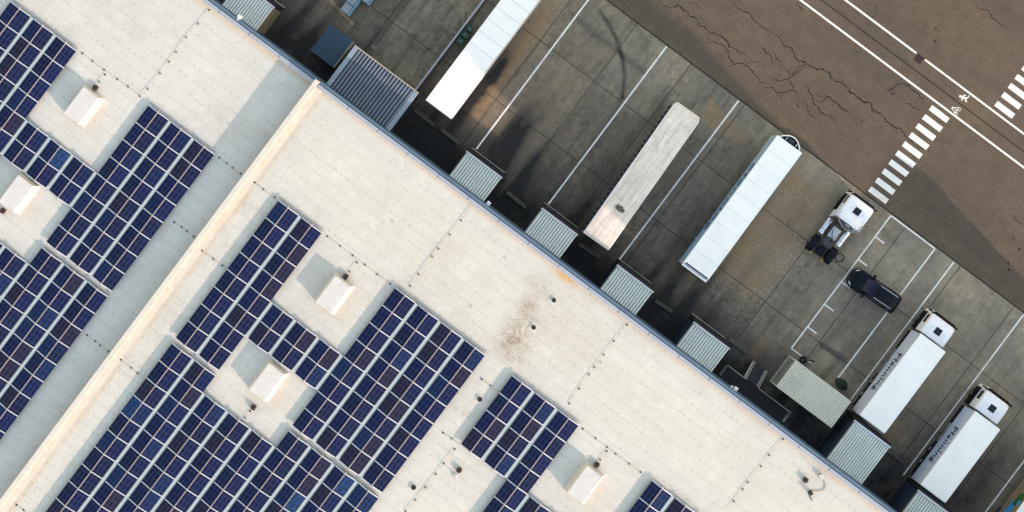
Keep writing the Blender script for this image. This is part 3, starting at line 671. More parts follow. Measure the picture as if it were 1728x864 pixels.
conductor([(983.5, 723.7), (1005, 739.8), (1024.4, 754.5), (1039, 766), (1061.7, 782.7), (1081, 796.8)], ZH, 'roof conductor wire spanning the notch above the bottommost roof light')
conductor([(1023.8, 761.6), (1013, 775.7)], ZH, 'short conductor branch beside the bottommost roof light', (1007, 785))
conductor([(1321.6, 741), (1298, 768), (1284, 787), (1261.7, 814), (1253.6, 825.7), (1238.5, 846)], ZH, 'roof conductor wire at the far right end of the roof', (1226, 862))
conductor([(813, 640), (827.7, 651)], ZH, 'short conductor wire with two feet right of the broad central block', (860, 676))
conductor([(748, 730.4), (762, 740)], ZH, 'short conductor wire right of the broad block, above the rusty box', (776, 750))
conductor([(767, 758), (749, 782), (735.7, 800), (718.3, 822.7), (701, 843.8), (684.4, 862.6)], ZH, 'roof conductor wire slanting past the broad block down to the bottom edge')
conductor([(422, 694), (414, 705)], ZH, 'short conductor branch left of the middle roof light', (405, 716))
# rusty junction boxes
for px, py, z, lab in ((160, 148, ZL, 'small rusty box beside the upper left roof light'), (3.5, 356, ZL, 'small rusty box at the left edge of the photo'), (583, 467, ZH, 'small rusty box beside the central roof light'), (427, 688, ZH, 'small rusty box left of the middle roof light'), (774.6, 794, ZH, 'small rusty box in the aisle right of the broad panel block'), (1007.3, 785, ZH, 'small rusty box beside the bottommost roof light'), (1360, 811, ZH, 'small rusty box near the curled hose at the right end of the roof')):
    x, y = P(px, py, z+.3); t = empty('vent_box', (x, y, z+.003), R(7), lab, 'vent box', 'small rusty boxes on the warehouse roof')
    m = MB(); m.box(-.19, .19, -.19, .19, 0, .26); m.build('housing', M['rust'], t, .02); m = MB(); m.box(-.22, .22, -.03, .03, .262, .30); m.box(-.03, .03, -.22, -.032, .262, .30); m.box(-.03, .03, .032, .22, .262, .30); m.build('strap', M['holder'], t)
for px, py, r, lab in ((934.8, 506.8, .16, 'black vent pipe nearest the stained coping'), (900.6, 552.8, .16, 'black vent pipe on a square collar beside the brown stain'), (809.5, 674, .17, 'black vent pipe in the shaded aisle left of the small panel block'), (697.8, 822.7, .18, 'black vent pipe by the lower right corner of the broad block')):
    x, y = P(px, py, ZH+.14); t = empty('vent_pipe', (x, y, ZH+.003), 0, lab, 'vent pipe', 'black round vent pipes on the higher roof')
    m = MB(); m.box(-.34, .34, -.34, .34, 0, .02); m.build('collar', M['curb'], t, .008)
    m = MB(); n = 16; m.cyl((0, 0, .021), (0, 0, .14), r+.02, n, caps=False); m.add([((r-.03)*math.cos(i*2*math.pi/n), (r-.03)*math.sin(i*2*math.pi/n), .12) for i in range(n)], [tuple(range(n))]); m.cyl((0, 0, .14), (0, 0, .12), r+.02, n, r2=r-.03, caps=False); m.build('pipe', M['void'], t)
def mast(px, py, h, lab, dome=False):
    x, y = P(px, py, ZH+h*.5); t = empty('lightning_rod', (x, y, ZH+.003), 0, lab, 'lightning rod')
    m = MB(); m.cyl((0, 0, .0), (0, 0, .12), .2, 14, r2=.17); m.build('base', M['steel'] if dome else M['lid'], t)
    m = MB(); m.cyl((0, 0, .1205), (0, 0, h), .035, 8, r2=.02); m.build('rod', M['steel'], t)
    if dome: m = MB(); m.loft([[(.24*math.cos(a)*math.cos(b), .24*math.cos(a)*math.sin(b), .13+.24*math.sin(a)) for b in [i*math.pi/8 for i in range(16)]] for a in (0, .5, .95, 1.3)]); m.build('dome', M['chrome'], t)
mast(768, 805, 1.15, 'slim lightning rod on a square pad in the aisle right of the broad block')
mast(1388, 806, .9, 'domed chrome rod standing beside a curled hose at the right roof end', True)
pts = [P(a, b, ZH) for a, b in ((1391, 812), (1393, 820), (1392, 825), (1388, 828), (1382, 829), (1374, 829), (1370, 830))]
o = MB().tube([(x, y, ZH+.06) for x, y in pts], .035, 8).build('hose', M['wire']); tag(o, 'thin grey hose curling from the domed rod to a black fitting', 'hose')
x, y = P(1368, 832, ZH+.2); t = empty('roof_fitting', (x, y, ZH+.003), 0, 'black drain fitting with scattered bits at the end of the hose', 'drain fitting')
m = MB(); m.cyl((0, 0, 0), (0, 0, .42), .19, 12, r2=.14); m.build('body', M['holder'], t); m = MB(); m.tube([(0, -.1, .05), (.3, -.35, .06), (.5, -.42, .05)], .035, 6); m.tube([(.1, .1, .3), (.25, .0, .1)], .03, 6); m.build('arm', M['holder'], t)
rc = random.Random(3)
for i, (px, py) in enumerate(((662, 373), (852, 434), (794, 517), (1256, 675), (1013, 611), (427, 30))):
    x, y = P(px, py, ZH); z = ZL if i == 5 else ZH; m = MB(); m.tube([(.11*math.cos(a*.5236), .11*math.sin(a*.5236), .012) for a in range(12)], .012, 6, closed=True)
    o = m.build('membrane_patch_ring', M['wire']); o.location = (x, y, z+.002)
    tag(o, ['faint ring mark on the roof above the notch of the central roof light', 'faint ring mark on the roof near the staggered membrane laps, nearer the coping', 'faint ring mark by the broad block end of the staggered laps', 'faint ring mark near the coping above the staircase platform', 'faint ring mark beside the right conductor wire', 'faint ring mark on the lower roof near the top edge'][i], 'roof ring')

# ------------------------------------------------------------------ dock shelters
def corrugated(x0, x1, y0, y1, z, n, amp, mi=0, along='y', mb=None, slope=0, groove=(0,)):
    """trapezoid-rib sheet with thickness; ribs run along y (or x)"""
    m = mb or MB(); prof = []
    L = (x1-x0) if along == 'y' else (y1-y0); s0 = x0 if along == 'y' else y0
    for i in range(n):
        a = s0+L*i/n; w_ = L/n
        prof += [(a, 0), (a+w_*.42, 0), (a+w_*.54, amp), (a+w_*.86, amp)]
    prof.append((s0+L, 0))
    e0, e1 = (y0, y1) if along == 'y' else (x0, x1)
    def pt(s_, e, zz): return (s_, e, zz) if along == 'y' else (e, s_, zz)
    top = [pt(a, e, z+h+(slope*(1 if e == e1 else 0))) for e in (e0, e1) for a, h in prof]; bot = [pt(a, e, z-.05) for e in (e0, e1) for a, h in prof]
    N = len(prof); vs = top+bot; fs = []
    for i in range(N-1):
        fs += [(i, i+1, N+i+1, N+i), (2*N+i+1, 2*N+i, 3*N+i, 3*N+i+1), (i+1, i, 2*N+i, 2*N+i+1), (N+i, N+i+1, 3*N+i+1, 3*N+i)]
    fs += [(0, N, 3*N, 2*N), (N-1, 3*N-1, 4*N-1, 2*N-1)]
    if along == 'x': fs = [tuple(reversed(f)) for f in fs]
    for q_ in fs:
        gv_ = len(q_) == 4 and max(q_) < 2*N and along == 'y' and (min(q_) % N) % 4 in groove
        m.add(vs if False else [vs[k] for k in q_], [(0, 1, 2, 3)], 1 if gv_ else mi)
    return m
def shelter(u0, u1, vf, zt, label, wallmat='shelter_wall', nr=15):
    x0, x1, yf = X_(u0, zt), X_(u1, zt), Y_(vf, zt); cx = (x0+x1)/2; h = (x1-x0)/2; yb = WALL+.04; yf -= .06
    t = empty('dock_shelter', (cx, yb, 0), 0, label, 'dock shelter', 'dock shelters along the warehouse wall')
    D = yf-yb
    m = MB(); m.box(-h+.04, -h+.14, 0, D-.1, 0, zt-.09); m.build('side_wall', M['shelter_wall'], t, .01)
    m = MB(); m.box(h-.14, h-.04, 0, D-.1, 0, zt-.09); m.build('side_wall', M[wallmat], t, .01)
    m = MB(); m.box(-h+.16, h-.16, .01, .06, 0, zt-.2); m.build('door', M['void'], t)
    corrugated(-h, h, .02, D-.16, zt-.05, nr, .075).build('roof', [M['shelter_roof'], M['rib_groove']], t)
    m = MB(); m.box(-h-.06, h+.06, D-.155, D, zt-.14, zt+.045, 0); m.box(-h-.02, h+.02, D+.002, D+.25, zt-1.3, zt-.2, 1)
    m.build('front_frame', [M['trim_white'], M['void']], t, .012)
    for s_ in (-1, 1): m = MB(); m.box(s_*(h-.3)-.28, s_*(h-.3)+.28, D+.002, D+.3, .9, zt-1.31); m.build('side_cushion', M['void'], t, .02)
    m = MB(); m.box(-h+.15, h-.15, .07, D+.15, 0, 1.15); m.build('leveller_base', M['void'], t)
    m = MB(); m.box(-h+.02, h+.0, D+.37, D+.43, .003, .1, 0); m.box(-h+.02, h, D+.17, D+.365, .003, .06, 1); m.build('bumper_edge', [M['beige_trim'], M['void']], t)
    for s_ in (-1, 1): m = MB(); m.box(s_*(h-.12)-.07, s_*(h-.12)+.07, D-.12, D-.05, zt+.046, zt+.1); m.build('frame_lug', M['steel'], t)
    return t
shelter(304, 377, 270, 4.0, 'pale ribbed dock shelter with a beige side wall in the top left of the yard', 'shelter_beige')
shelter(784, 857, 270.5, 4.0, 'pale ribbed dock shelter first to the right of the white-roofed trailer end')
shelter(943, 1017, 270, 4.0, 'pale ribbed dock shelter beside the rear of the dirty-roofed trailer')
shelter(1102.5, 1177, 269.5, 4.0, 'pale ribbed dock shelter right of the five slot windows')
shelter(1263.5, 1337.5, 270, 4.0, 'pale ribbed dock shelter beside the black staircase platform')
shelter(1580.5, 1654, 300, 3.7, 'larger pale ribbed dock shelter behind the lorry nearest the container', nr=16)
shelter(1737, 1810, 270, 4.0, 'pale ribbed dock shelter cut by the bottom edge behind the lower lorry')

# ramp canopy and ramp
zt = 4.6; x0, x1 = X_(525, zt), X_(659, zt); yf = Y_(300, zt)-.05; cx = (x0+x1)/2; h = (x1-x0)/2; D = yf-WALL-.04
t = empty('ramp_canopy', (cx, WALL+.04, 0), 0, 'large dark grey-blue ribbed canopy over the ramp at the warehouse wall', 'canopy')
corrugated(-h+.42, h-.42, 0, D-.1, zt-.06, 19, .11).build('roof', [M['canopy_roof'], M['canopy_groove']], t)
for s_ in (-1, 1):
    m = MB(); a, b = sorted((s_*(h-.41), s_*h)); m.box(a, b, 0, D-.1, zt-.25, zt+.06); m.build('edge_trim', M['canopy_trim'], t, .02)
    m = MB(); m.box(s_*(h-.25)-.1, s_*(h-.25)+.1, .05, D-.3, 0, zt-.26); m.build('side_wall', M['shelter_wall'], t)
m = MB(); m.box(-h, h, D-.098, D, zt-.3, zt+.1); m.build('front_beam', M['beige_trim'], t, .01)
m = MB(); m.box(-h+.36, h-.36, .01, .05, .9, zt-.4); m.build('door', M['void'], t)
m = MB(); m.box(-h+.3, -h+.42, .45, .55, zt+.07, zt+.12); m.build('bracket', M['trim_white'], t)
x0, x1 = X_(551), X_(655)
m = MB(); y0, y1 = WALL+.05, 14.0
m.add([(x0+.17, y0, 1.0), (x1-.17, y0, 1.0), (x1-.17, y1, .012), (x0+.17, y1, .012), (x0+.17, y0, 0), (x1-.17, y0, 0), (x1-.17, y1, 0), (x0+.17, y1, 0)], [(0, 1, 2, 3), (4, 0, 3, 7), (1, 5, 6, 2), (3, 2, 6, 7)])
ramp = struct('ramp', m, M['yard'])
me = ramp.data
for nm in ('mask', 'slab'):
    a = me.attributes.new(nm, 'FLOAT_VECTOR', 'POINT')
for a_, b_, lab in ((x0, x0+.165, 'left concrete side wall of the ramp'), (x1-.165, x1, 'right concrete side wall of the ramp, by the green bins')):
    m = MB(); m.add([(a_, y0, 0), (b_, y0, 0), (b_, y1, 0), (a_, y1, 0), (a_, y0, 1.22), (b_, y0, 1.22), (b_, y1, .2), (a_, y1, .2)], [(3, 2, 1, 0), (4, 5, 6, 7), (0, 1, 5, 4), (1, 2, 6, 5), (2, 3, 7, 6), (3, 0, 4, 7)])
    o = m.build('ramp_wall', M['coping' if a_ > x0 else 'concrete_block'], None, .015); tag(o, lab, 'low wall')
# steel tank with blue lid
zt = 1.5; x0, x1, y0, y1 = X_(470.5, zt), X_(519.5, zt), Y_(246, zt), Y_(302, zt)
t = empty('waste_compactor', ((x0+x1)/2, (y0+y1)/2, 0), 0, 'square steel box with flat dark blue lid left of the ramp canopy', 'container'); a, b = (x1-x0)/2, (y1-y0)/2
m = MB(); m.box(-a+.03, a-.03, -b+.03, b-.03, .08, zt-.06); m.build('body', M['beige_trim'], t, .02)
m = MB(); m.box(-a, a-.08, -b, b, zt-.059, zt); m.build('lid', M['blue_lid'], t, .02)
m = MB()
for i in range(8): m.box(a-.075, a, -b+.05+i*(2*b-.1)/8, -b+.02+(i+1)*(2*b-.1)/8, zt-.058, zt-.01)
m.build('hinge_bar', M['beige_trim'], t)
m = MB()
for sx in (-1, 1): m.box(sx*(a-.3)-.08, sx*(a-.3)+.08, -b+.1, b-.1, 0, .079)
m.build('skid', M['dark_steel'], t)
# blue crates
def crate(x, y, z, label, rz=0):
    t = empty('blue_crate', (x, y, z), rz, label, 'crate', 'blue plastic crates stacked at the top edge')
    m = MB(); m.box(-.4, .4, -.42, .42, 0, .06)
    for sx in (-1, 1):
        m.box(min(sx*.36, sx*.4), max(sx*.36, sx*.4), -.42, .42, .061, .5)
    for s2 in (-1, 1): m.box(-.359, .359, min(s2*.38, s2*.42), max(s2*.38, s2*.42), .061, .5)
    m.build('shell', M['crate_blue'], t, .01)
    m = MB()
    for i in range(6): m.box(-.34+i*.115, -.28+i*.115, -.375, .375, .4, .47)
    m.build('slats', M['canopy_trim'], t)
cx_, cy_ = X_(477, 1.4), Y_(340, 1.4)
for j in range(5):
    for kx in range(2):
        if (j == 0 and kx == 1) or (j < 2 and kx == 1): continue
        for kz in range(3):
            lab = f'{["bottom", "middle", "top"][kz]} blue crate of the {["nearest", "second", "third", "fourth", "fifth"][j]} stack from the warehouse, {["left", "right"][kx]} line'
            crate(cx_+.0+kx*.86, cy_+j*.88, kz*.52, lab)
# wheelie bins
for i, v in enumerate((411, 424, 437)):
    x, y = X_(663, 1.05), Y_(v, 1.05)
    t = empty('wheelie_bin', (x, y, 0), R(random.Random(i).uniform(-4, 4)), f'dark green wheelie bin beside the ramp wall, {["nearest the warehouse", "middle of the three", "farthest from the warehouse"][i]}', 'bin', 'green bins beside the ramp wall')
    m = MB(); m.frustum((-.24, .24, -.22, .22), (-.3, .3, -.26, .26), .08, .95); m.build('body', M['bin_green'], t, .02)
    m = MB(); m.frustum((-.33, .33, -.29, .29), (-.28, .28, -.24, .24), .951, 1.03); m.build('lid', M['bin_green'], t, .02)
    for s_ in (-1, 1): m = MB(); m.cyl((-.27, s_*.17, .1), (-.27, s_*.22, .1), .1, 12); m.build('wheel', M['rubber'], t)
    m = MB(); m.tube([(-.33, -.2, .98), (-.38, -.2, .98), (-.38, .2, .98), (-.33, .2, .98)], .015, 6); m.build('handle', M['black_plastic'], t)
    m = MB(); m.box(-.03, .03, -.03, .03, 1.031, 1.05); m.build('badge', M['trim_white'], t)
# concrete wheel guides
for (a, b, c, d, lab) in ((698.5, 184.6, 732, 211.4, 'low concrete block under the trailer end, left one'), (743.8, 218, 775.7, 243, 'low concrete block between trailer end and the next dock shelter'), (854.6, 324, 887.7, 351, 'low concrete block between two shelters right of the first white line'), (975.8, 411, 1011, 434.7, 'low concrete block at the rear of the dirty-roofed trailer'), (1105, 507, 1135, 527, 'low concrete block right of the shelter by the slot windows'), (1229, 571.5, 1262, 596, 'low concrete block by the rusty stained concrete'), (1385, 580, 1426, 608, 'weathered concrete block lying in the empty parking strip'), (1494, 758, 1527, 782, 'low concrete block right of the larger shelter')):
    p, q = P(a, b), P(c, d); L = math.hypot(q[0]-p[0], q[1]-p[1]); an = math.atan2(q[1]-p[1], q[0]-p[0])
    m = MB(); m.frustum((-L/2, L/2, -.19, .19), (-L/2+.03, L/2-.03, -.14, .14), .003, .24); o = m.build('concrete_block', M['concrete_block'], None, .02); o.location = ((p[0]+q[0])/2, (p[1]+q[1])/2, 0); o.rotation_euler.z = an
    tag(o, lab, 'concrete block', 'concrete blocks on the yard')
# container
zt = 2.9; x0, x1, y0, y1 = X_(1439, zt), X_(1556, zt), Y_(264, zt), Y_(320, zt)
t = empty('shipping_container', ((x0+x1)/2, (y0+y1)/2, 0), 0, 'cream corrugated container standing crosswise near the staircase platform', 'container'); a, b = (x1-x0)/2, (y1-y0)/2
corrugated(-a, a, -b, b, zt-.06, 30, .055).build('roof', [M['container'], M['container_groove']], t)
def corr_wall(xa, xb, y, z0, z1, n, amp, sgn, swap=False):
    m = MB(); pr = []
    for i in range(n):
        s0 = xa+(xb-xa)*i/n; w_ = (xb-xa)/n; pr += [(s0, 0), (s0+w_*.3, 0), (s0+w_*.5, amp), (s0+w_*.8, amp)]
    pr.append((xb, 0)); vs = []
    for z in (z0, z1):
        for s_, d in pr: vs.append((y-sgn*d, s_, z) if swap else (s_, y-sgn*d, z))
    N = len(pr); m.add(vs, [(i, i+1, N+i+1, N+i) for i in range(N-1)]); return m
corr_wall(-b, b, -a+.02, .14, zt-.12, 12, .06, -1, True).build('end_wall', M['container_end'], t); corr_wall(-b, b, a-.02, .14, zt-.12, 12, .06, 1, True).build('end_wall', M['container_end'], t)
corr_wall(-a, a, -b+.02, .14, zt-.12, 28, .05, -1).build('side_wall', M['container'], t); corr_wall(-a, a, b-.02, .14, zt-.12, 28, .05, 1).build('side_wall', M['container'], t)
m = MB()
for sx in (-1, 1):
    for sy_ in (-1, 1): m.box(sx*(a-.06)-.06, sx*(a-.06)+.06, sy_*(b-.06)-.06, sy_*(b-.06)+.06, 0, zt-.11)
    m.box(sx*(a-.04)-.03, sx*(a-.04)+.03, -b+.13, b-.13, .001, .14)
for sy_ in (-1, 1): m.box(-a+.13, a-.13, sy_*(b-.04)-.03, sy_*(b-.04)+.03, .001, .14)
m.build('corner_posts', M['container'], t)
x, y = P(1355, 607); m = MB(); m.tube([(.24*math.cos(i*.4488), .24*math.sin(i*.4488), .12) for i in range(14)], .1, 8, closed=True); m.tube([(.2, 0, .12), (.5, .3, .05), (.9, .5, .05)], .04, 6)
o = m.build('cable_coil', M['rubber']); o.location = (x, y, 0); tag(o, 'small black ring with a trailing cable beside the container corner', 'cable coil')
# green netting heap by the container
rc = random.Random(11); m = MB(); x, y = P(1420, 648); n = 22; rings = []
for k, (rr, zz) in enumerate(((1, .0), (.95, .22), (.75, .42), (.4, .55), (.05, .58))):
    rings.append([((.62*rr*math.cos(i*2*math.pi/n))*rc.uniform(.85, 1.15), (.42*rr*math.sin(i*2*math.pi/n))*rc.uniform(.85, 1.15), zz*rc.uniform(.8, 1.15)+.003) for i in range(n)])
m.loft(rings); o = m.build('green_sack', M['net_green']); o.location = (x, y, 0); o.rotation_euler.z = R(-12); tag(o, 'dark green sack lying on the ground beside the container', 'sack')
# staircase platform
x0, x1, y1 = X_(1347.5, 1.2), X_(1480.7, 1.2), Y_(245, 1.2); yb = WALL+.05
t = empty('stair_platform', ((x0+x1)/2, yb, 0), 0, 'black steel loading platform with railings and short staircase against the wall', 'platform'); h = (x1-x0)/2; D = y1-yb
m = MB(); m.box(-h, h, 0, D, 1.1, 1.2); m.build('deck', M['void'], t)
m = MB()
for x in (-h+.1, -h/3, h/3, h-.1): m.box(x-.04, x+.04, D-.14, D-.06, 0, 1.099)
m.build('posts', M['dark_steel'], t)
sx0, sx1 = X_(1387, 1.2)-(x0+x1)/2, X_(1413, 1.2)-(x0+x1)/2
def rail(pts, t):
    m = MB()
    for dz in (1.0, .55): m.tube([(x, y, z+dz) for x, y, z in pts], .026, 6)
    for p, q in zip(pts, pts[1:]):
        n = max(1, int((Vector(q)-Vector(p)).length/1.1))
        for i in range(n+1): r_ = Vector(p).lerp(Vector(q), i/n); m.cyl(tuple(r_), (r_.x, r_.y, r_.z+1.0), .02, 6)
    m.build('railing', M['steel'], t)
rail([(-h+.05, .2, 1.2), (-h+.05, D-.05, 1.2), (sx0, D-.05, 1.2)], t); rail([(sx1, D-.05, 1.2), (h-.05, D-.05, 1.2), (h-.05, .2, 1.2)], t)
SL = Y_(276)-y1
for k in range(6): m = MB(); m.box(sx0+.05, sx1-.05, D+SL*k/6+.02, D+SL*(k+1)/6-.03, 1.0-k*.17-.03, 1.0-k*.17); m.build('step', M['dark_steel'], t)
for x in (sx0, sx1):
    m = MB(); m.add([(x-.03, D, .98), (x+.03, D, .98), (x+.03, D+SL, .0), (x-.03, D+SL, 0), (x-.03, D, 1.15), (x+.03, D, 1.15), (x+.03, D+SL, .15), (x-.03, D+SL, .15)], [(3, 2, 1, 0), (4, 5, 6, 7), (0, 1, 5, 4), (1, 2, 6, 5), (2, 3, 7, 6), (3, 0, 4, 7)]); m.build('stringer', M['steel'], t)
    rail([(x, D, 1.1), (x, D+SL, .08)], t)

# ------------------------------------------------------------------ vehicles (local +Y is the front)
def wheel(t, x, y, r=.5, wd=.3, name='wheel', dual=False):
    s_ = 1 if x > 0 else -1; m = MB(); xi = x-s_*(wd*(2.1 if dual else 1))
    pr = [(0, r*.72), (.0, r*.93), (.05, r), (1-.05, r), (1, r*.93), (1, r*.72)]; rings = []; n = 20
    for f, rr in pr: rings.append([(x+(xi-x)*f, y+rr*math.cos(i*2*math.pi/n), r+rr*math.sin(i*2*math.pi/n)) for i in range(n)])
    m.loft(rings, caps=True); w_ = m.build(name, M['rubber'], t)
    m = MB(); m.cyl((x-s_*.03, y, r), (x+s_*.012, y, r), r*.58, 16, r2=r*.4); m.build('rim', M['steel'], w_)
    return w_
def text_on_side(word, t, x, yc, zc, width, height, m, mirror=False, blue=None):
    """letters standing on a wall whose outward normal is -X; reads from the front (+Y) to the rear"""
    cu = bpy.data.curves.new('word', 'FONT'); cu.body = word; cu.size = 1; cu.offset = .02; cu.extrude = .004; cu.space_character = 1.12; cu.align_x = 'CENTER'
    tmp = bpy.data.objects.new('word', cu); C.objects.link(tmp); bpy.context.view_layer.update()
    me = bpy.data.meshes.new_from_object(tmp.evaluated_get(bpy.context.evaluated_depsgraph_get())); bpy.data.objects.remove(tmp)
    xs = [v.co.x for v in me.vertices]; ys = [v.co.y for v in me.vertices]; wx = max(xs)-min(xs); cxx = (max(xs)+min(xs))/2; hy = max(ys)-min(ys)
    for v in me.vertices:
        a, b, c = v.co; v.co = (-c-.004, -(a-cxx)*width/wx, (b-min(ys))*height/hy)
    me.materials.clear(); me.materials.append(m); me.update()
    o = bpy.data.objects.new('lettering', me); C.objects.link(o); o.parent = t; o.location = (x-.006, yc, zc); return o
def chassis(t, y0, y1, x=.42, z0=.85, z1=1.1):
    m = MB()
    for s_ in (-1, 1): m.box(s_*x-.05, s_*x+.05, y0, y1, z0, z1)
    n = int((y1-y0)/1.3)
    for i in range(n+1): yy = y0+.05+(y1-y0-.2)*i/n; m.box(-x+.052, x-.052, yy, yy+.1, z0+.02, z1-.02)
    m.build('chassis', M['dark_steel'], t)
def cab(t, y0, L=2.1, wt=1.2, zr=3.15, open_back=False):
    """lorry cab from y0 (rear) to y0+L (front)"""
    b = MB(); st = []
    for f, hw_, zt_, zb, r in ((0, wt*.98, zr-.05, .95, .12), (.04, wt, zr, .95, .16), (.55, wt, zr+.03, .95, .2), (.80, wt*.985, zr-.04, .95, .22), (.90, wt*.96, zr-.22, .95, .26)):
        st.append(rrect(hw_, 1.55, zt_, y0+L*f, r, 4, hb=wt*1.02))
    b.loft(st); body = b.build('cab_body', M['white_paint'], t)
    m = MB(); m.loft([rrect(wt*.955, 1.95, zr-.23, y0+L*.901, .22), rrect(wt*.93, 1.95, zr-.34, y0+L*.975, .24), rrect(wt*.93, 1.95, zr-.6, y0+L*.99, .2)]); m.build('windscreen', M['glass_dark'], t)
    m = MB(); m.loft([rrect(wt*.97, zr-.40, zr-.30, y0+L*.90, .05), rrect(wt*.93, zr-.42, zr-.33, y0+L*1.00, .045), rrect(wt*.76, zr-.43, zr-.35, y0+L*1.03, .04)]); m.build('sun_visor', M['black_plastic'], t)
    m = MB(); m.loft([rrect(wt*1.0, .45, 1.94, y0+L*.89, .12), rrect(wt*.99, .4, 1.94, y0+L*.97, .12), rrect(wt*.86, .42, 1.85, y0+L*1.045, .12)]); m.build('front_panel', M['white_paint'], t)
    m = MB(); m.box(-wt*.6, wt*.6, y0+L*1.046, y0+L*1.052, .7, 1.6); m.build('grille', M['black_plastic'], t)
    for s_ in (-1, 1):
        m = MB(); m.box(s_*wt*.72-.17, s_*wt*.72+.17, y0+L*1.02, y0+L*1.045, .5, .68); m.build('headlight', M['lamp'], t)
        m = MB(); a, c = sorted((s_*(wt+.004), s_*(wt+.02))); m.box(a, c, y0+L*.40, y0+L*.80, 2.0, 2.65); m.build('side_window', M['glass_dark'], t, .02)
        m = MB(); m.box(s_*(wt+.16)-.08, s_*(wt+.16)+.08, y0+L*.93, y0+L*.99, 2.05, 2.75); m.tube([(s_*(wt-.05), y0+L*.9, 2.8), (s_*(wt+.16), y0+L*.96, 2.76)], .025, 6); m.build('mirror', M['black_plastic'], t, .02)
        m = MB(); a, c = sorted((s_*(wt-.3), s_*(wt+.07))); m.loft([[(x_, y0+L*.52+.62*math.cos(q), .55+.62*math.sin(q)) for x_ in (a, c) for q in ()] or [(a, y0+L*.5+.62*math.cos(q), .5+.62*math.sin(q)) for q in [R(10+160*i/8) for i in range(9)]], [(c, y0+L*.5+.62*math.cos(q), .5+.62*math.sin(q)) for q in [R(10+160*i/8) for i in range(9)]]]); m.build('wheel_arch', M['black_plastic'], t)
        m = MB(); a, c = sorted((s_*(wt-.35), s_*(wt+.05))); m.box(a, c, y0+.02, y0+L*.28, .35, 1.0); m.build('step_box', M['black_plastic'], t, .03)
        wheel(t, s_*(wt+.02), y0+L*.5)
    m = MB(); m.loft([rrect(wt*1.0, .4, 1.54, y0+.03, .08), rrect(wt*1.02, .38, 1.54, y0+L*.88, .08)]); m.build('lower_shade_skirt', M['black_plastic'], t)  # black cab foot standing in for wheel arch and ground shadow
    hy = y0+L*.40; m = MB(); m.loft([[(hx, hy_, zr+.034) for hx, hy_ in ((-.31, hy-.30), (.31, hy-.30), (.31, hy+.30), (-.31, hy+.30))], [(hx, hy_, zr+.075) for hx, hy_ in ((-.28, hy-.27), (.28, hy-.27), (.28, hy+.27), (-.28, hy+.27))]], smooth=False); m.build('roof_hatch', M['glass_dark'], t, .02)
    for dx in (-.62, .62): m = MB(); m.cyl((dx, hy+.0, zr+.035), (dx, hy+.0, zr+.09), .045, 8); m.build('roof_horn', M['steel'], t)
    for dx in (-.9, -.3, .3, .9): m = MB(); m.box(dx-.05, dx+.05, y0+L*.83, y0+L*.86, zr-.02, zr+.03); m.build('marker_lamp', M['alu'], t)
    return body
def body_box(t, y0, y1, z0, z1, hw_=1.3, top='white_roof', side='white_side_skylit', seams=0, name='box_body'):
    m = MB(); m.box(-hw_, hw_, y0, y1, z0, z1-.012, 0); b = m.build(name, M[side], t, .03)
    m = MB(); m.box(-hw_+.01, hw_-.01, y0+.01, y1-.01, z1-.011, z1, 0)
    m.box(-hw_-.012, -hw_+.035, y0, y1, z1-.08, z1+.018, 1); m.box(hw_-.035, hw_+.012, y0, y1, z1-.08, z1+.018, 1)
    for i in range(1, seams): yy = y0+(y1-y0)*i/seams; m.box(-hw_+.04, hw_-.04, yy-.013, yy+.013, z1+.001, z1+.012, 2)
    m.build('roof', [M[top], M['white_roof'], M['steel']], t, .008)
    return b
def rig_wheels(t, ys, dual=False):
    for y in ys:
        for s_ in (-1, 1): wheel(t, s_*1.22, y, .48, .3, dual=dual)
def underbits(t, ys, hw_=1.22):
    for y, L, mt in ys:
        for s_ in (-1, 1):
            m = MB(); a, c = sorted((s_*(hw_-.45), s_*hw_)); m.box(a, c, y-L/2, y+L/2, .45, .95); m.build('side_locker', M[mt], t, .03)
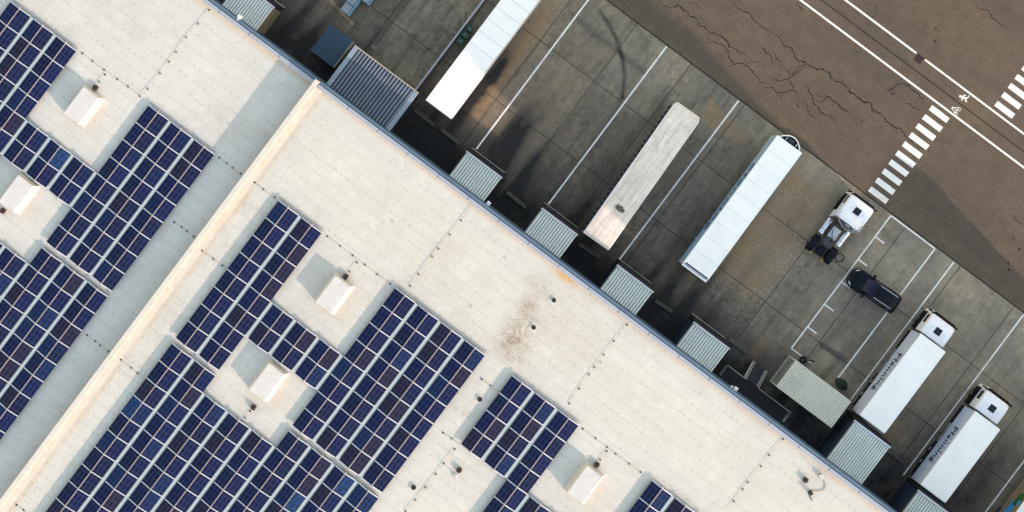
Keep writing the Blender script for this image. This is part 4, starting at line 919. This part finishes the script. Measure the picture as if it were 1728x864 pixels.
def lorry(px_u, y0, y1, cy0, label, length_word=3.9):
    xc = X_(px_u, 3.95); t = empty('box_lorry', (xc, y0, 0), 0, label, 'lorry', 'white rigid lorries backed onto the docks')
    L = y1-y0
    body_box(t, 0, L, 1.28, 3.95)
    chassis(t, .1, cy0-y0+1.2); cab(t, cy0-y0)
    rig_wheels(t, [1.6, 2.95], True); underbits(t, [(L*.55, .7, 'steel'), (L*.7, .8, 'chrome'), (L*.42, .4, 'dark_steel')])
    m = MB(); m.box(-1.27, 1.27, -.06, -.004, 1.3, 3.9); m.build('rear_door', M['white_paint'], t, .01)
    for s_ in (-1, 1):
        m = MB(); m.box(s_*1.27-.02, s_*1.27+.02, 3.8, L*.95-1.6, .7, .8); m.box(s_*1.27-.02, s_*1.27+.02, 3.8, L*.95-1.6, .95, 1.02); m.build('side_guard', M['steel'], t)
        m = MB(); m.box(s_*.95-.15, s_*.95+.15, -.05, -.01, .85, 1.0); m.build('tail_lamp', M['orange'], t)
    wc = L*.5
    text_on_side('Pfenning', t, -1.3, wc, 2.0, length_word, 1.2, M['letters'])
    for s_ in (-1, 1): m = MB(); a, c = sorted((s_*1.16, s_*1.2)); m.box(a, c, .3, L-.1, .3, 1.2); m.build('underbody_shade', M['black_plastic'], t)  # black panels standing in for the darkness under the lorry
    for k in range(8):
        m = MB(); a = wc+length_word/2-.1-k*(length_word-.1)/7.4; m.box(-1.312, -1.303, a-.17, a+.13, 3.28, 3.38); m.build('stripe', M['letters'] if k % 2 else M['letters_blue'], t)
    for k in range(9): m = MB(); a = wc+length_word/2-.1-k*.2; m.box(-1.312, -1.303, a-.05, a+.06, 1.72, 1.79); m.build('small_mark', M['letters_blue'], t)
    m = MB(); m.box(-1.315, -1.303, L-.05, L-.02, 1.4, 3.7); m.box(-1.315, -1.303, L-1.1, L-.1, 3.6, 3.63); m.build('panel_line', M['steel'], t)
    return t
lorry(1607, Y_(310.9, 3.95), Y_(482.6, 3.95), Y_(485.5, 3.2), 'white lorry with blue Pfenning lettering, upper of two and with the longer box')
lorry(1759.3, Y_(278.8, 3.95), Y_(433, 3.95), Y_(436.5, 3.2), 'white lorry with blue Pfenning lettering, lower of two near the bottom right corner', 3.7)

def trailer(xc, y0, L, rz, label, top='white_roof', side='white_side_skylit', seams=11, z1=4.0):
    t = empty('semi_trailer', (xc, y0, 0), rz, label, 'trailer', 'long semi-trailers parked at the docks')
    chassis(t, .2, L-.5); rig_wheels(t, [2.4, 3.7, 5.0])
    for s_ in (-1, 1):
        m = MB(); m.box(s_*.9-.07, s_*.9+.07, L-3.2, L-3.05, .05, 1.05); m.box(s_*.9-.16, s_*.9+.16, L-3.28, L-2.97, .003, .05); m.build('landing_leg', M['dark_steel'], t)
        m = MB(); m.box(s_*1.2-.02, s_*1.2+.02, 5.8, L-4, .55, .67); m.build('side_guard', M['steel'], t)
        m = MB(); m.box(s_*.95-.18, s_*.95+.18, -.05, .0, .75, .9); m.build('tail_lamp', M['orange'], t)
    m = MB(); m.box(-1.2, 1.2, -.02, .08, .45, .57); m.build('rear_bumper', M['steel'], t)
    for s_ in (-1, 1): m = MB(); a, c = sorted((s_*1.12, s_*1.16)); m.box(a, c, 1.7, L-.6, .3, 1.0); m.build('underbody_shade', M['black_plastic'], t)  # black panels standing in for the shade beneath the trailer
    return t
# first trailer: white, seamed roof, warm lit right flank
t = trailer(X_(702, 4), Y_(296, 4), 13.6, 0, 'long white trailer with cross-seamed roof running off the top edge'); body_box(t, 0, 13.6, 1.1, 4.0, 1.29, side='white_paint', seams=11)
m = MB(); m.box(-1.31, 1.31, -.1, -.004, 1.1, 4.02); m.build('rear_frame', M['dark_steel'], t, .02)
m = MB(); m.box(1.31, 1.40, .1, 1.9, 3.2, 3.3); m.build('side_bar', M['trim_white'], t)
# third trailer: white with lettering
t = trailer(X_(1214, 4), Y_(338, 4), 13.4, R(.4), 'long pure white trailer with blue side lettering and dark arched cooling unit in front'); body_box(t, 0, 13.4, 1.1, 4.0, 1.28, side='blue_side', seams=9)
for o in t.children:
    if o.name.startswith('roof'): o.data.materials[2] = M['lid']
m = MB(); m.box(-1.3, 1.3, -.12, -.004, 1.1, 3.86, 0); m.box(-1.28, 1.28, -.25, -.125, 3.7, 3.95, 1); m.build('rear_frame', [M['trim_white'], M['white_roof']], t, .02)
m = MB(); m.box(-1.1, 1.2, .03, .16, 4.002, 4.02); m.build('roof_soiling_strip', M['dark_steel'], t)
text_on_side('Pfenning', t, -1.28, 6.9, 1.9, 7.0, 1.35, M['letters_blue'])
for k in range(7): m = MB(); a = 9.9-k*.85; m.box(-1.292, -1.283, a-.3, a+.2, 3.3, 3.4); m.build('stripe', M['letters_blue'], t)
n = 18; arc = [(-1.02+2.04*i/n, 13.4+.62*math.sin(math.pi*i/n)**.8) for i in range(n+1)]
m = MB(); m.add([(x_, y_, z_) for z_ in (2.0, 3.78) for x_, y_ in [(a[0]*.985, 13.41+(a[1]-13.4)*.97) for a in arc]], [tuple(range(n, -1, -1)), tuple(range(n+1, 2*n+2))]+[(i, i+1, n+2+i, n+1+i) for i in range(n)]); m.build('cooling_unit', M['black_plastic'], t)
m = MB(); m.tube([(a[0], a[1]+.03, 3.85) for a in arc], .05, 8); m.build('unit_rim', M['white_roof'], t)
m = MB(); m.box(-.25, .25, 13.55, 13.85, 3.782, 3.80); m.build('fan_grille', M['dark_steel'], t)
for dx in (-.45, .55): m = MB(); m.box(dx-.03, dx+.03, 13.5, 13.78, 3.782, 3.82); m.build('strut', M['trim_white'], t)
# second trailer: dirty canvas roof, dark curtain sides
def tarp():
    s = NT('dirty_tarpaulin'); x, y, z_ = s.sep(s.coord())
    n1 = s.noise(1, 7, .7, vec=s.mapped((2.6, .28, 1))); n2 = s.noise(1.4, 6, .7); f = s.noise(20, 3)
    c = s.mix(s.ramp(n1, .35, .7), (.84, .77, .70), (.56, .47, .40)); c = s.mix(s.ramp(n2, .5, .75, 0, .45), c, (.36, .31, .26))
    g = s.math('MAXIMUM', fract_line(s, y, 1.34, .1, .03), fract_line(s, x, .62, .15, .02)); c = s.mix(s.math('MULTIPLY', g, .35), c, (.3, .27, .23))
    # burnt tear near the rear
    dx = s.math('DIVIDE', s.math('SUBTRACT', x, .02), .55); dy = s.math('DIVIDE', s.math('SUBTRACT', y, 3.4), .28)
    d = s.math('ADD', s.math('MULTIPLY', dx, dx), s.math('MULTIPLY', dy, dy)); d = s.math('ADD', d, s.ramp(s.noise(3.5, 5, .7), .3, .7, -.6, .6))
    c = s.mix(s.ramp(d, .5, 1.1, .92, 0), c, (.05, .035, .03))
    s.l(c, s.b.inputs['Base Color']); s.b.inputs['Roughness'].default_value = .6; s.bump(s.math('ADD', n1, s.math('MULTIPLY', f, .2)), .5, .03)
    return s.m
M['tarp'] = tarp()
y0 = Y_(278, 4); t = trailer(X_(1049, 4), y0, 13.55, R(1.7), 'long trailer with dirty cream tarpaulin roof, burnt tear and dark buckled curtain sides')
m = MB(); n = 8
def trf(y): return [(-1.27, y, 3.86), (-1.22, y, 3.97), (0, y, 4.03), (1.22, y, 3.97), (1.27, y, 3.86)]
ys = [0, .03]+[i*.66 for i in range(1, 20)]+[13.2, 13.45, 13.55]; rg = []
for y in ys:
    k = max(0, (y-13.2)/.35); rg.append([(a*(1-.10*k*k), y, z_-.06*k) for a, _, z_ in trf(y)])
vs = [v for r_ in rg for v in r_]; m.add(vs, [(i*5+k, i*5+k+1, (i+1)*5+k+1, (i+1)*5+k) for i in range(len(rg)-1) for k in range(4)])
m.build('tarpaulin_roof', M['tarp'], t)
m = MB(); m.tube([(-1.27, .0, 3.9), (-1.27, 13.2, 3.9), (-1.13, 13.56, 3.85), (1.13, 13.56, 3.85), (1.27, 13.2, 3.9), (1.27, 0, 3.9)], .045, 8); m.tube([(-1.27, .0, 3.9), (1.27, 0, 3.9)], .05, 8); m.build('roof_rail', M['white_roof'], t)
for s_ in (-1, 1):
    N = 26*6; vs = []
    for j, z_ in enumerate((1.1, 1.6, 2.6, 3.85)):
        for i in range(N+1):
            y = .1+13.2*i/N; am = (.16, .13, .05, .0)[j]*abs(math.sin(math.pi*i/6)); vs.append((s_*(1.24+am), y, z_))
    m = MB(); q = N+1; fs = [(j*q+i, j*q+i+1, (j+1)*q+i+1, (j+1)*q+i) for j in range(3) for i in range(N)]; fs = fs if s_ > 0 else [tuple(reversed(f)) for f in fs]
    m.add(vs, fs, 0, True); m.build('side_curtain', M['curtain'], t)
    for i in range(26): m = MB(); y = .1+13.2*(i+.0)/26; m.box(s_*1.27-.03, s_*1.27+.03, y-.04, y+.04, .95, 1.7); m.build('strap', M['steel'], t)
m = MB(); m.box(-1.24, 1.24, .05, 13.5, 1.02, 1.098); m.build('load_floor', M['dark_steel'], t)
m = MB(); m.box(-1.25, 1.25, -.04, .03, 1.1, 3.84); m.build('rear_door', M['trim_white'], t, .01); m = MB(); m.box(-1.2, 1.2, 13.42, 13.5, 1.1, 3.8); m.build('front_wall', M['trim_white'], t)
# lone tractor unit
xt, yt = 26.15, 9.25
t = empty('tractor_unit', (xt, yt, 0), 0, 'white tractor unit without a trailer, chassis and black mudguards exposed', 'tractor unit')
chassis(t, 0, 5.0, .4, .75, 1.0)
cab(t, 4.1, 1.95, 1.2, 3.1)
# tall roof fairing open to the rear, with curved side deflectors
n = 12; outer = []; 
m = MB()
def fr_ring(y, hw_, zt_, zb):
    return [(hw_*math.cos(math.pi*i/n), y, zb+(zt_-zb)*math.sin(math.pi*i/n)**.55) for i in range(n+1)]
ra = [fr_ring(3.55, 1.05, 3.30, 2.3), fr_ring(3.8, 1.17, 3.42, 2.35), fr_ring(4.2, 1.12, 3.36, 2.5), fr_ring(4.5, .95, 3.14, 2.7)]
vs = [v for r_ in ra for v in r_]; q = n+1
m.add(vs, [(j*q+i+1, j*q+i, (j+1)*q+i, (j+1)*q+i+1) for j in range(3) for i in range(n)], 0, True)
m.build('roof_fairing', M['white_paint'], t)
m = MB(); arc = [(-1.0+2.0*i/n, 3.62-.52*math.sin(math.pi*i/n)) for i in range(n+1)]
m.add([(a, b, z_) for z_ in (2.3, 3.0) for a, b in arc], [tuple(range(n+1, 2*n+2)), tuple(range(n, -1, -1))]+[(i, i+1, n+2+i, n+1+i) for i in range(n)]); m.build('air_filter_housing', M['black_plastic'], t)
m = MB(); m.tube([(a*1.04, b-.03, 3.04) for a, b in arc], .03, 6)
for i in range(1, n): a, b = arc[i]; m.tube([(a, b, 3.03), (a*.9, 3.68, 3.06)], .018, 5)
m.build('fairing_frame', M['steel'], t)
rc = random.Random(2); m = MB()
for i in range(14): a = rc.uniform(-.8, .8); b = rc.uniform(3.3, 3.6); m.box(a-.06, a+.06, b-.04, b+.04, 3.002, 3.05)
m.build('clutter', M['steel'], t)
for s_ in (-1, 1):
    m = MB(); a, c = sorted((s_*1.16, s_*1.22)); m.add([(a, 3.35, .9), (c, 3.35, .9), (c, 4.1, .9), (a, 4.1, .9), (a, 3.6, 2.9), (c, 3.6, 2.9), (c, 4.1, 3.0), (a, 4.1, 3.0)], [(3, 2, 1, 0), (4, 5, 6, 7), (0, 1, 5, 4), (1, 2, 6, 5), (2, 3, 7, 6), (3, 0, 4, 7)]); m.build('side_deflector', M['white_paint'], t, .02)
    for k, (ya, yb_) in enumerate(((1.75, 2.2), (2.24, 3.3))):
        rg = []
        for y in (ya, ya+.02, yb_-.02, yb_): rg.append([(s_*.92+.27*abs(math.cos(q_))**.6*(1 if math.cos(q_) > 0 else -1)*(1 if y not in (ya, yb_) else .94), y, .68+.27*abs(math.sin(q_))**.6*(1 if math.sin(q_) > 0 else -1)) for q_ in [i*math.pi/10 for i in range(20)]])
        m = MB(); m.loft(rg); m.build('fuel_tank', M['chrome'], t)
    for y in (.25,):
        m = MB(); m.loft([rrect(.30, .55, .80, -.08, .08, cx=s_*.95), rrect(.33, .75, 1.06, .04, .1, cx=s_*.95), rrect(.335, .95, 1.16, .32, .08, cx=s_*.95), rrect(.335, .95, 1.16, 1.05, .08, cx=s_*.95), rrect(.33, .78, 1.06, 1.36, .1, cx=s_*.95), rrect(.30, .5, .76, 1.5, .08, cx=s_*.95)]); m.build('mudguard', M['mudguard'], t)
    wheel(t, s_*1.22, .7, .48, .29, dual=True)
    m = MB(); m.box(s_*.62-.1, s_*.62+.1, -.12, -.03, .75, .92); m.build('amber_lamp', M['amber'], t, .02)
m = MB(); m.loft([rrect(.38, .9, 1.12, .1, .1), rrect(.42, .9, 1.2, .4, .1), rrect(.42, .9, 1.2, .75, .1), rrect(.3, .9, 1.1, 1.0, .1)]); m.build('centre_mudguard', M['mudguard'], t)
m = MB(); m.cyl((0, 1.5, 1.12), (0, 1.5, 1.2), .45, 20); m.box(-.5, .5, 1.2, 1.5, 1.0, 1.119); m.build('fifth_wheel', M['dark_steel'], t)
m = MB(); m.box(-.42, .42, 1.9, 2.95, 1.01, 1.07); m.build('catwalk', M['alu'], t, .01)
m = MB(); m.tube([(-.3, 2.6, 1.3), (-.1, 2.2, 1.15), (.15, 1.9, 1.25), (.2, 1.6, 1.2)], .03, 6); m.tube([(.3, 2.9, 2.0), (.25, 2.3, 1.3), (.3, 1.9, 1.2)], .025, 6); m.build('air_hose', M['black_plastic'], t)
m = MB(); m.box(-.52, -.44, 1.9, 3.0, 1.0, 1.3); m.build('battery_rail', M['dark_steel'], t)
# ring on the ground
m = MB(); m.tube([(.37*math.cos(i*math.pi/12), .37*math.sin(i*math.pi/12), .04) for i in range(24)], .035, 8, closed=True)
o = m.build('rubber_ring', M['rubber']); x, y = P(1417, 435); o.location = (x, y, 0); tag(o, 'thin black rubber ring lying on the concrete behind the tractor unit', 'ring')
# SUV
def suv(px, py, rz):
    x, y = P(px, py, .8); t = empty('estate_car', (x, y, 0), rz, 'dark navy estate car with silver roof rails parked across the yard bays', 'car')
    m = MB(); st = []
    for y_, hw_, zt_, r in ((-2.45, .70, .82, .2), (-2.38, .84, .95, .22), (-2.1, .92, 1.02, .24), (-1.2, .95, 1.02, .2), (0, .95, 1.0, .2), (1.0, .95, .99, .2), (1.6, .93, .95, .24), (2.05, .86, .86, .25), (2.32, .70, .74, .24), (2.45, .48, .62, .2)): st.append(rrect(hw_, .28, zt_, y_, r, 4))
    m.loft(st); m.build('body', M['car_paint'], t)
    m = MB(); st = []
    for y_, hw_, zt_, hb in ((-2.28, .66, 1.10, .82), (-2.0, .70, 1.50, .86), (-1.6, .71, 1.60, .88), (-.6, .72, 1.66, .90), (.15, .70, 1.62, .90), (.45, .66, 1.52, .90), (1.02, .64, 1.05, .86)): st.append(rrect(hw_, .85, zt_, y_, .12, 4, hb=hb))
    m.loft(st); m.build('cabin_glass', M['car_glass'], t)
    m = MB(); st = []
    for y_, hw_, z_ in ((-2.12, .60, 1.50), (-1.95, .67, 1.585), (-1.5, .69, 1.645), (-.6, .70, 1.69), (-.05, .69, 1.665), (.05, .66, 1.65)): st.append([(hw_*a, y_, z_-.05*abs(a)**3) for a in (-1, -.8, -.4, 0, .4, .8, 1)]+[(hw_*a, y_, z_-.09) for a in (1, 0, -1)])
    m.loft(st); m.build('roof', M['car_paint'], t)
    for s_ in (-1, 1):
        m = MB(); m.tube([(s_*.58, -1.85, 1.62), (s_*.585, -1.75, 1.69), (s_*.60, -.8, 1.735), (s_*.59, -.15, 1.71), (s_*.585, -.05, 1.66)], .026, 6); m.build('roof_rail', M['alu'], t)
        m = MB(); m.loft([rrect(.1, .95, 1.12, .55, .04, cx=s_*1.05), rrect(.11, .93, 1.15, .68, .05, cx=s_*1.05), rrect(.08, .96, 1.1, .76, .04, cx=s_*1.05)]); m.build('mirror', M['car_paint'], t)
        m = MB(); m.add([(s_*.50, 2.30, .76), (s_*.72, 2.16, .80), (s_*.80, 1.93, .875), (s_*.72, 2.02, .89), (s_*.56, 2.2, .82)], [(0, 1, 2, 3, 4) if s_ > 0 else (4, 3, 2, 1, 0)]); m.build('headlight', M['lamp'], t)
        m = MB(); m.box(s_*.72-.1, s_*.72+.1, -2.47, -2.42, .72, .84); m.build('tail_lamp', M['orange'], t)
        m = MB(); m.tube([(s_*.945, -2.0, .99), (s_*.965, -.6, 1.01), (s_*.955, .9, 1.0)], .014, 5); m.build('window_trim', M['alu'], t)
        for y_ in (-1.45, 1.45): wheel(t, s_*.95, y_, .36, .24)
    m = MB(); m.box(-.35, .35, 2.41, 2.45, .4, .58); m.build('grille', M['black_plastic'], t)
    m = MB(); m.box(-.6, .6, -2.17, -2.11, 1.50, 1.525); m.build('spoiler', M['car_paint'], t)
suv(1475, 490, R(93))
# lorry with printed side at the bottom right corner
t = empty('printed_lorry', (X_(1890.6, 3.95)+1.27, Y_(230, 3.9), 0), 0, 'lorry with a tan, blue and green printed side cut by the bottom right corner', 'lorry')
L = Y_(400, 3.9)-Y_(230, 3.9)
body_box(t, 0, L, 1.25, 3.95, 1.28, side='tan'); chassis(t, 0, L+1.5); cab(t, L+.3); rig_wheels(t, [1.6, 2.95], True)
yo = lambda v: Y_(v, 2.5)-Y_(230, 3.9)
m = MB(); m.add([(-1.283, yo(275), 1.6), (-1.283, yo(352), 2.1), (-1.283, yo(352), 2.95), (-1.283, yo(300), 3.3), (-1.283, yo(275), 3.0)], [(4, 3, 2, 1, 0)]); m.build('printed_stripe', M['print_blue'], t)
m = MB(); m.add([(-1.284, yo(357)+.9*(.7+.3*((i*7) % 5)/5)*math.cos(i*2*math.pi/11), 2.9+.75*(.7+.3*((i*5) % 4)/4)*math.sin(i*2*math.pi/11)) for i in range(11)], [tuple(range(10, -1, -1))]); m.build('printed_leaves', M['print_green'], t)
m = MB(); m.add([(-1.286, yo(352)+.3*math.cos(i*.7854), 3.3+.3*math.sin(i*.7854)) for i in range(8)], [tuple(range(7, -1, -1))]); m.build('printed_pool', M['print_blue'], t)
m = MB(); m.add([(-1.284, yo(378), 2.3), (-1.284, L-.1, 2.3), (-1.284, L-.1, 3.8), (-1.284, yo(372), 3.8)], [(3, 2, 1, 0)]); m.build('printed_panel', M['steel'], t)
underbits(t, [(L*.55, .7, 'dark_steel')])
m = MB(); m.box(-1.282, -1.281, .05, L-.05, 1.3, 1.42); m.build('side_rail', M['beige_trim'], t)

# ------------------------------------------------------------------ unseen blocks added out of view, shaped to shade the yard and road
g = lambda u: (u-UN)*120/F; gv = lambda v: (v-VN)*120/F
def blocker(x0, x1, y0, y1, h, label):
    t = empty('shade_block', ((x0+x1)/2, (y0+y1)/2, 0), 0, label, 'building'); a, b = (x1-x0)/2, (y1-y0)/2
    m = MB(); m.box(-a, a, -b, b, 0, h-.3)
    m.build('wall', M['render_grey'], t); m = MB(); m.box(-a-.1, a+.1, -b-.1, b+.1, h-.299, h); m.build('roof', M['coping'], t)  # wall and roof of the unseen added block
    for k in range(int(h/3.2)-1):
        for j in range(int(2*a/4)):
            for s_ in (1,): m = MB(); m.box(-a+1+j*4, -a+3.2+j*4, b+.002, b+.04, 1.2+k*3.2, 2.6+k*3.2); m.build('window', M['glass_dark'], t) if (k < 4 and j < 8) else None
blocker(g(2106), g(2838), gv(141), gv(323), 35.8, 'tall grey unseen added shade-casting hall beyond the right end of the yard')
blocker(g(1990), g(2071), gv(462), gv(588), 12.0, 'small square unseen block added beyond the yard to shade the road')
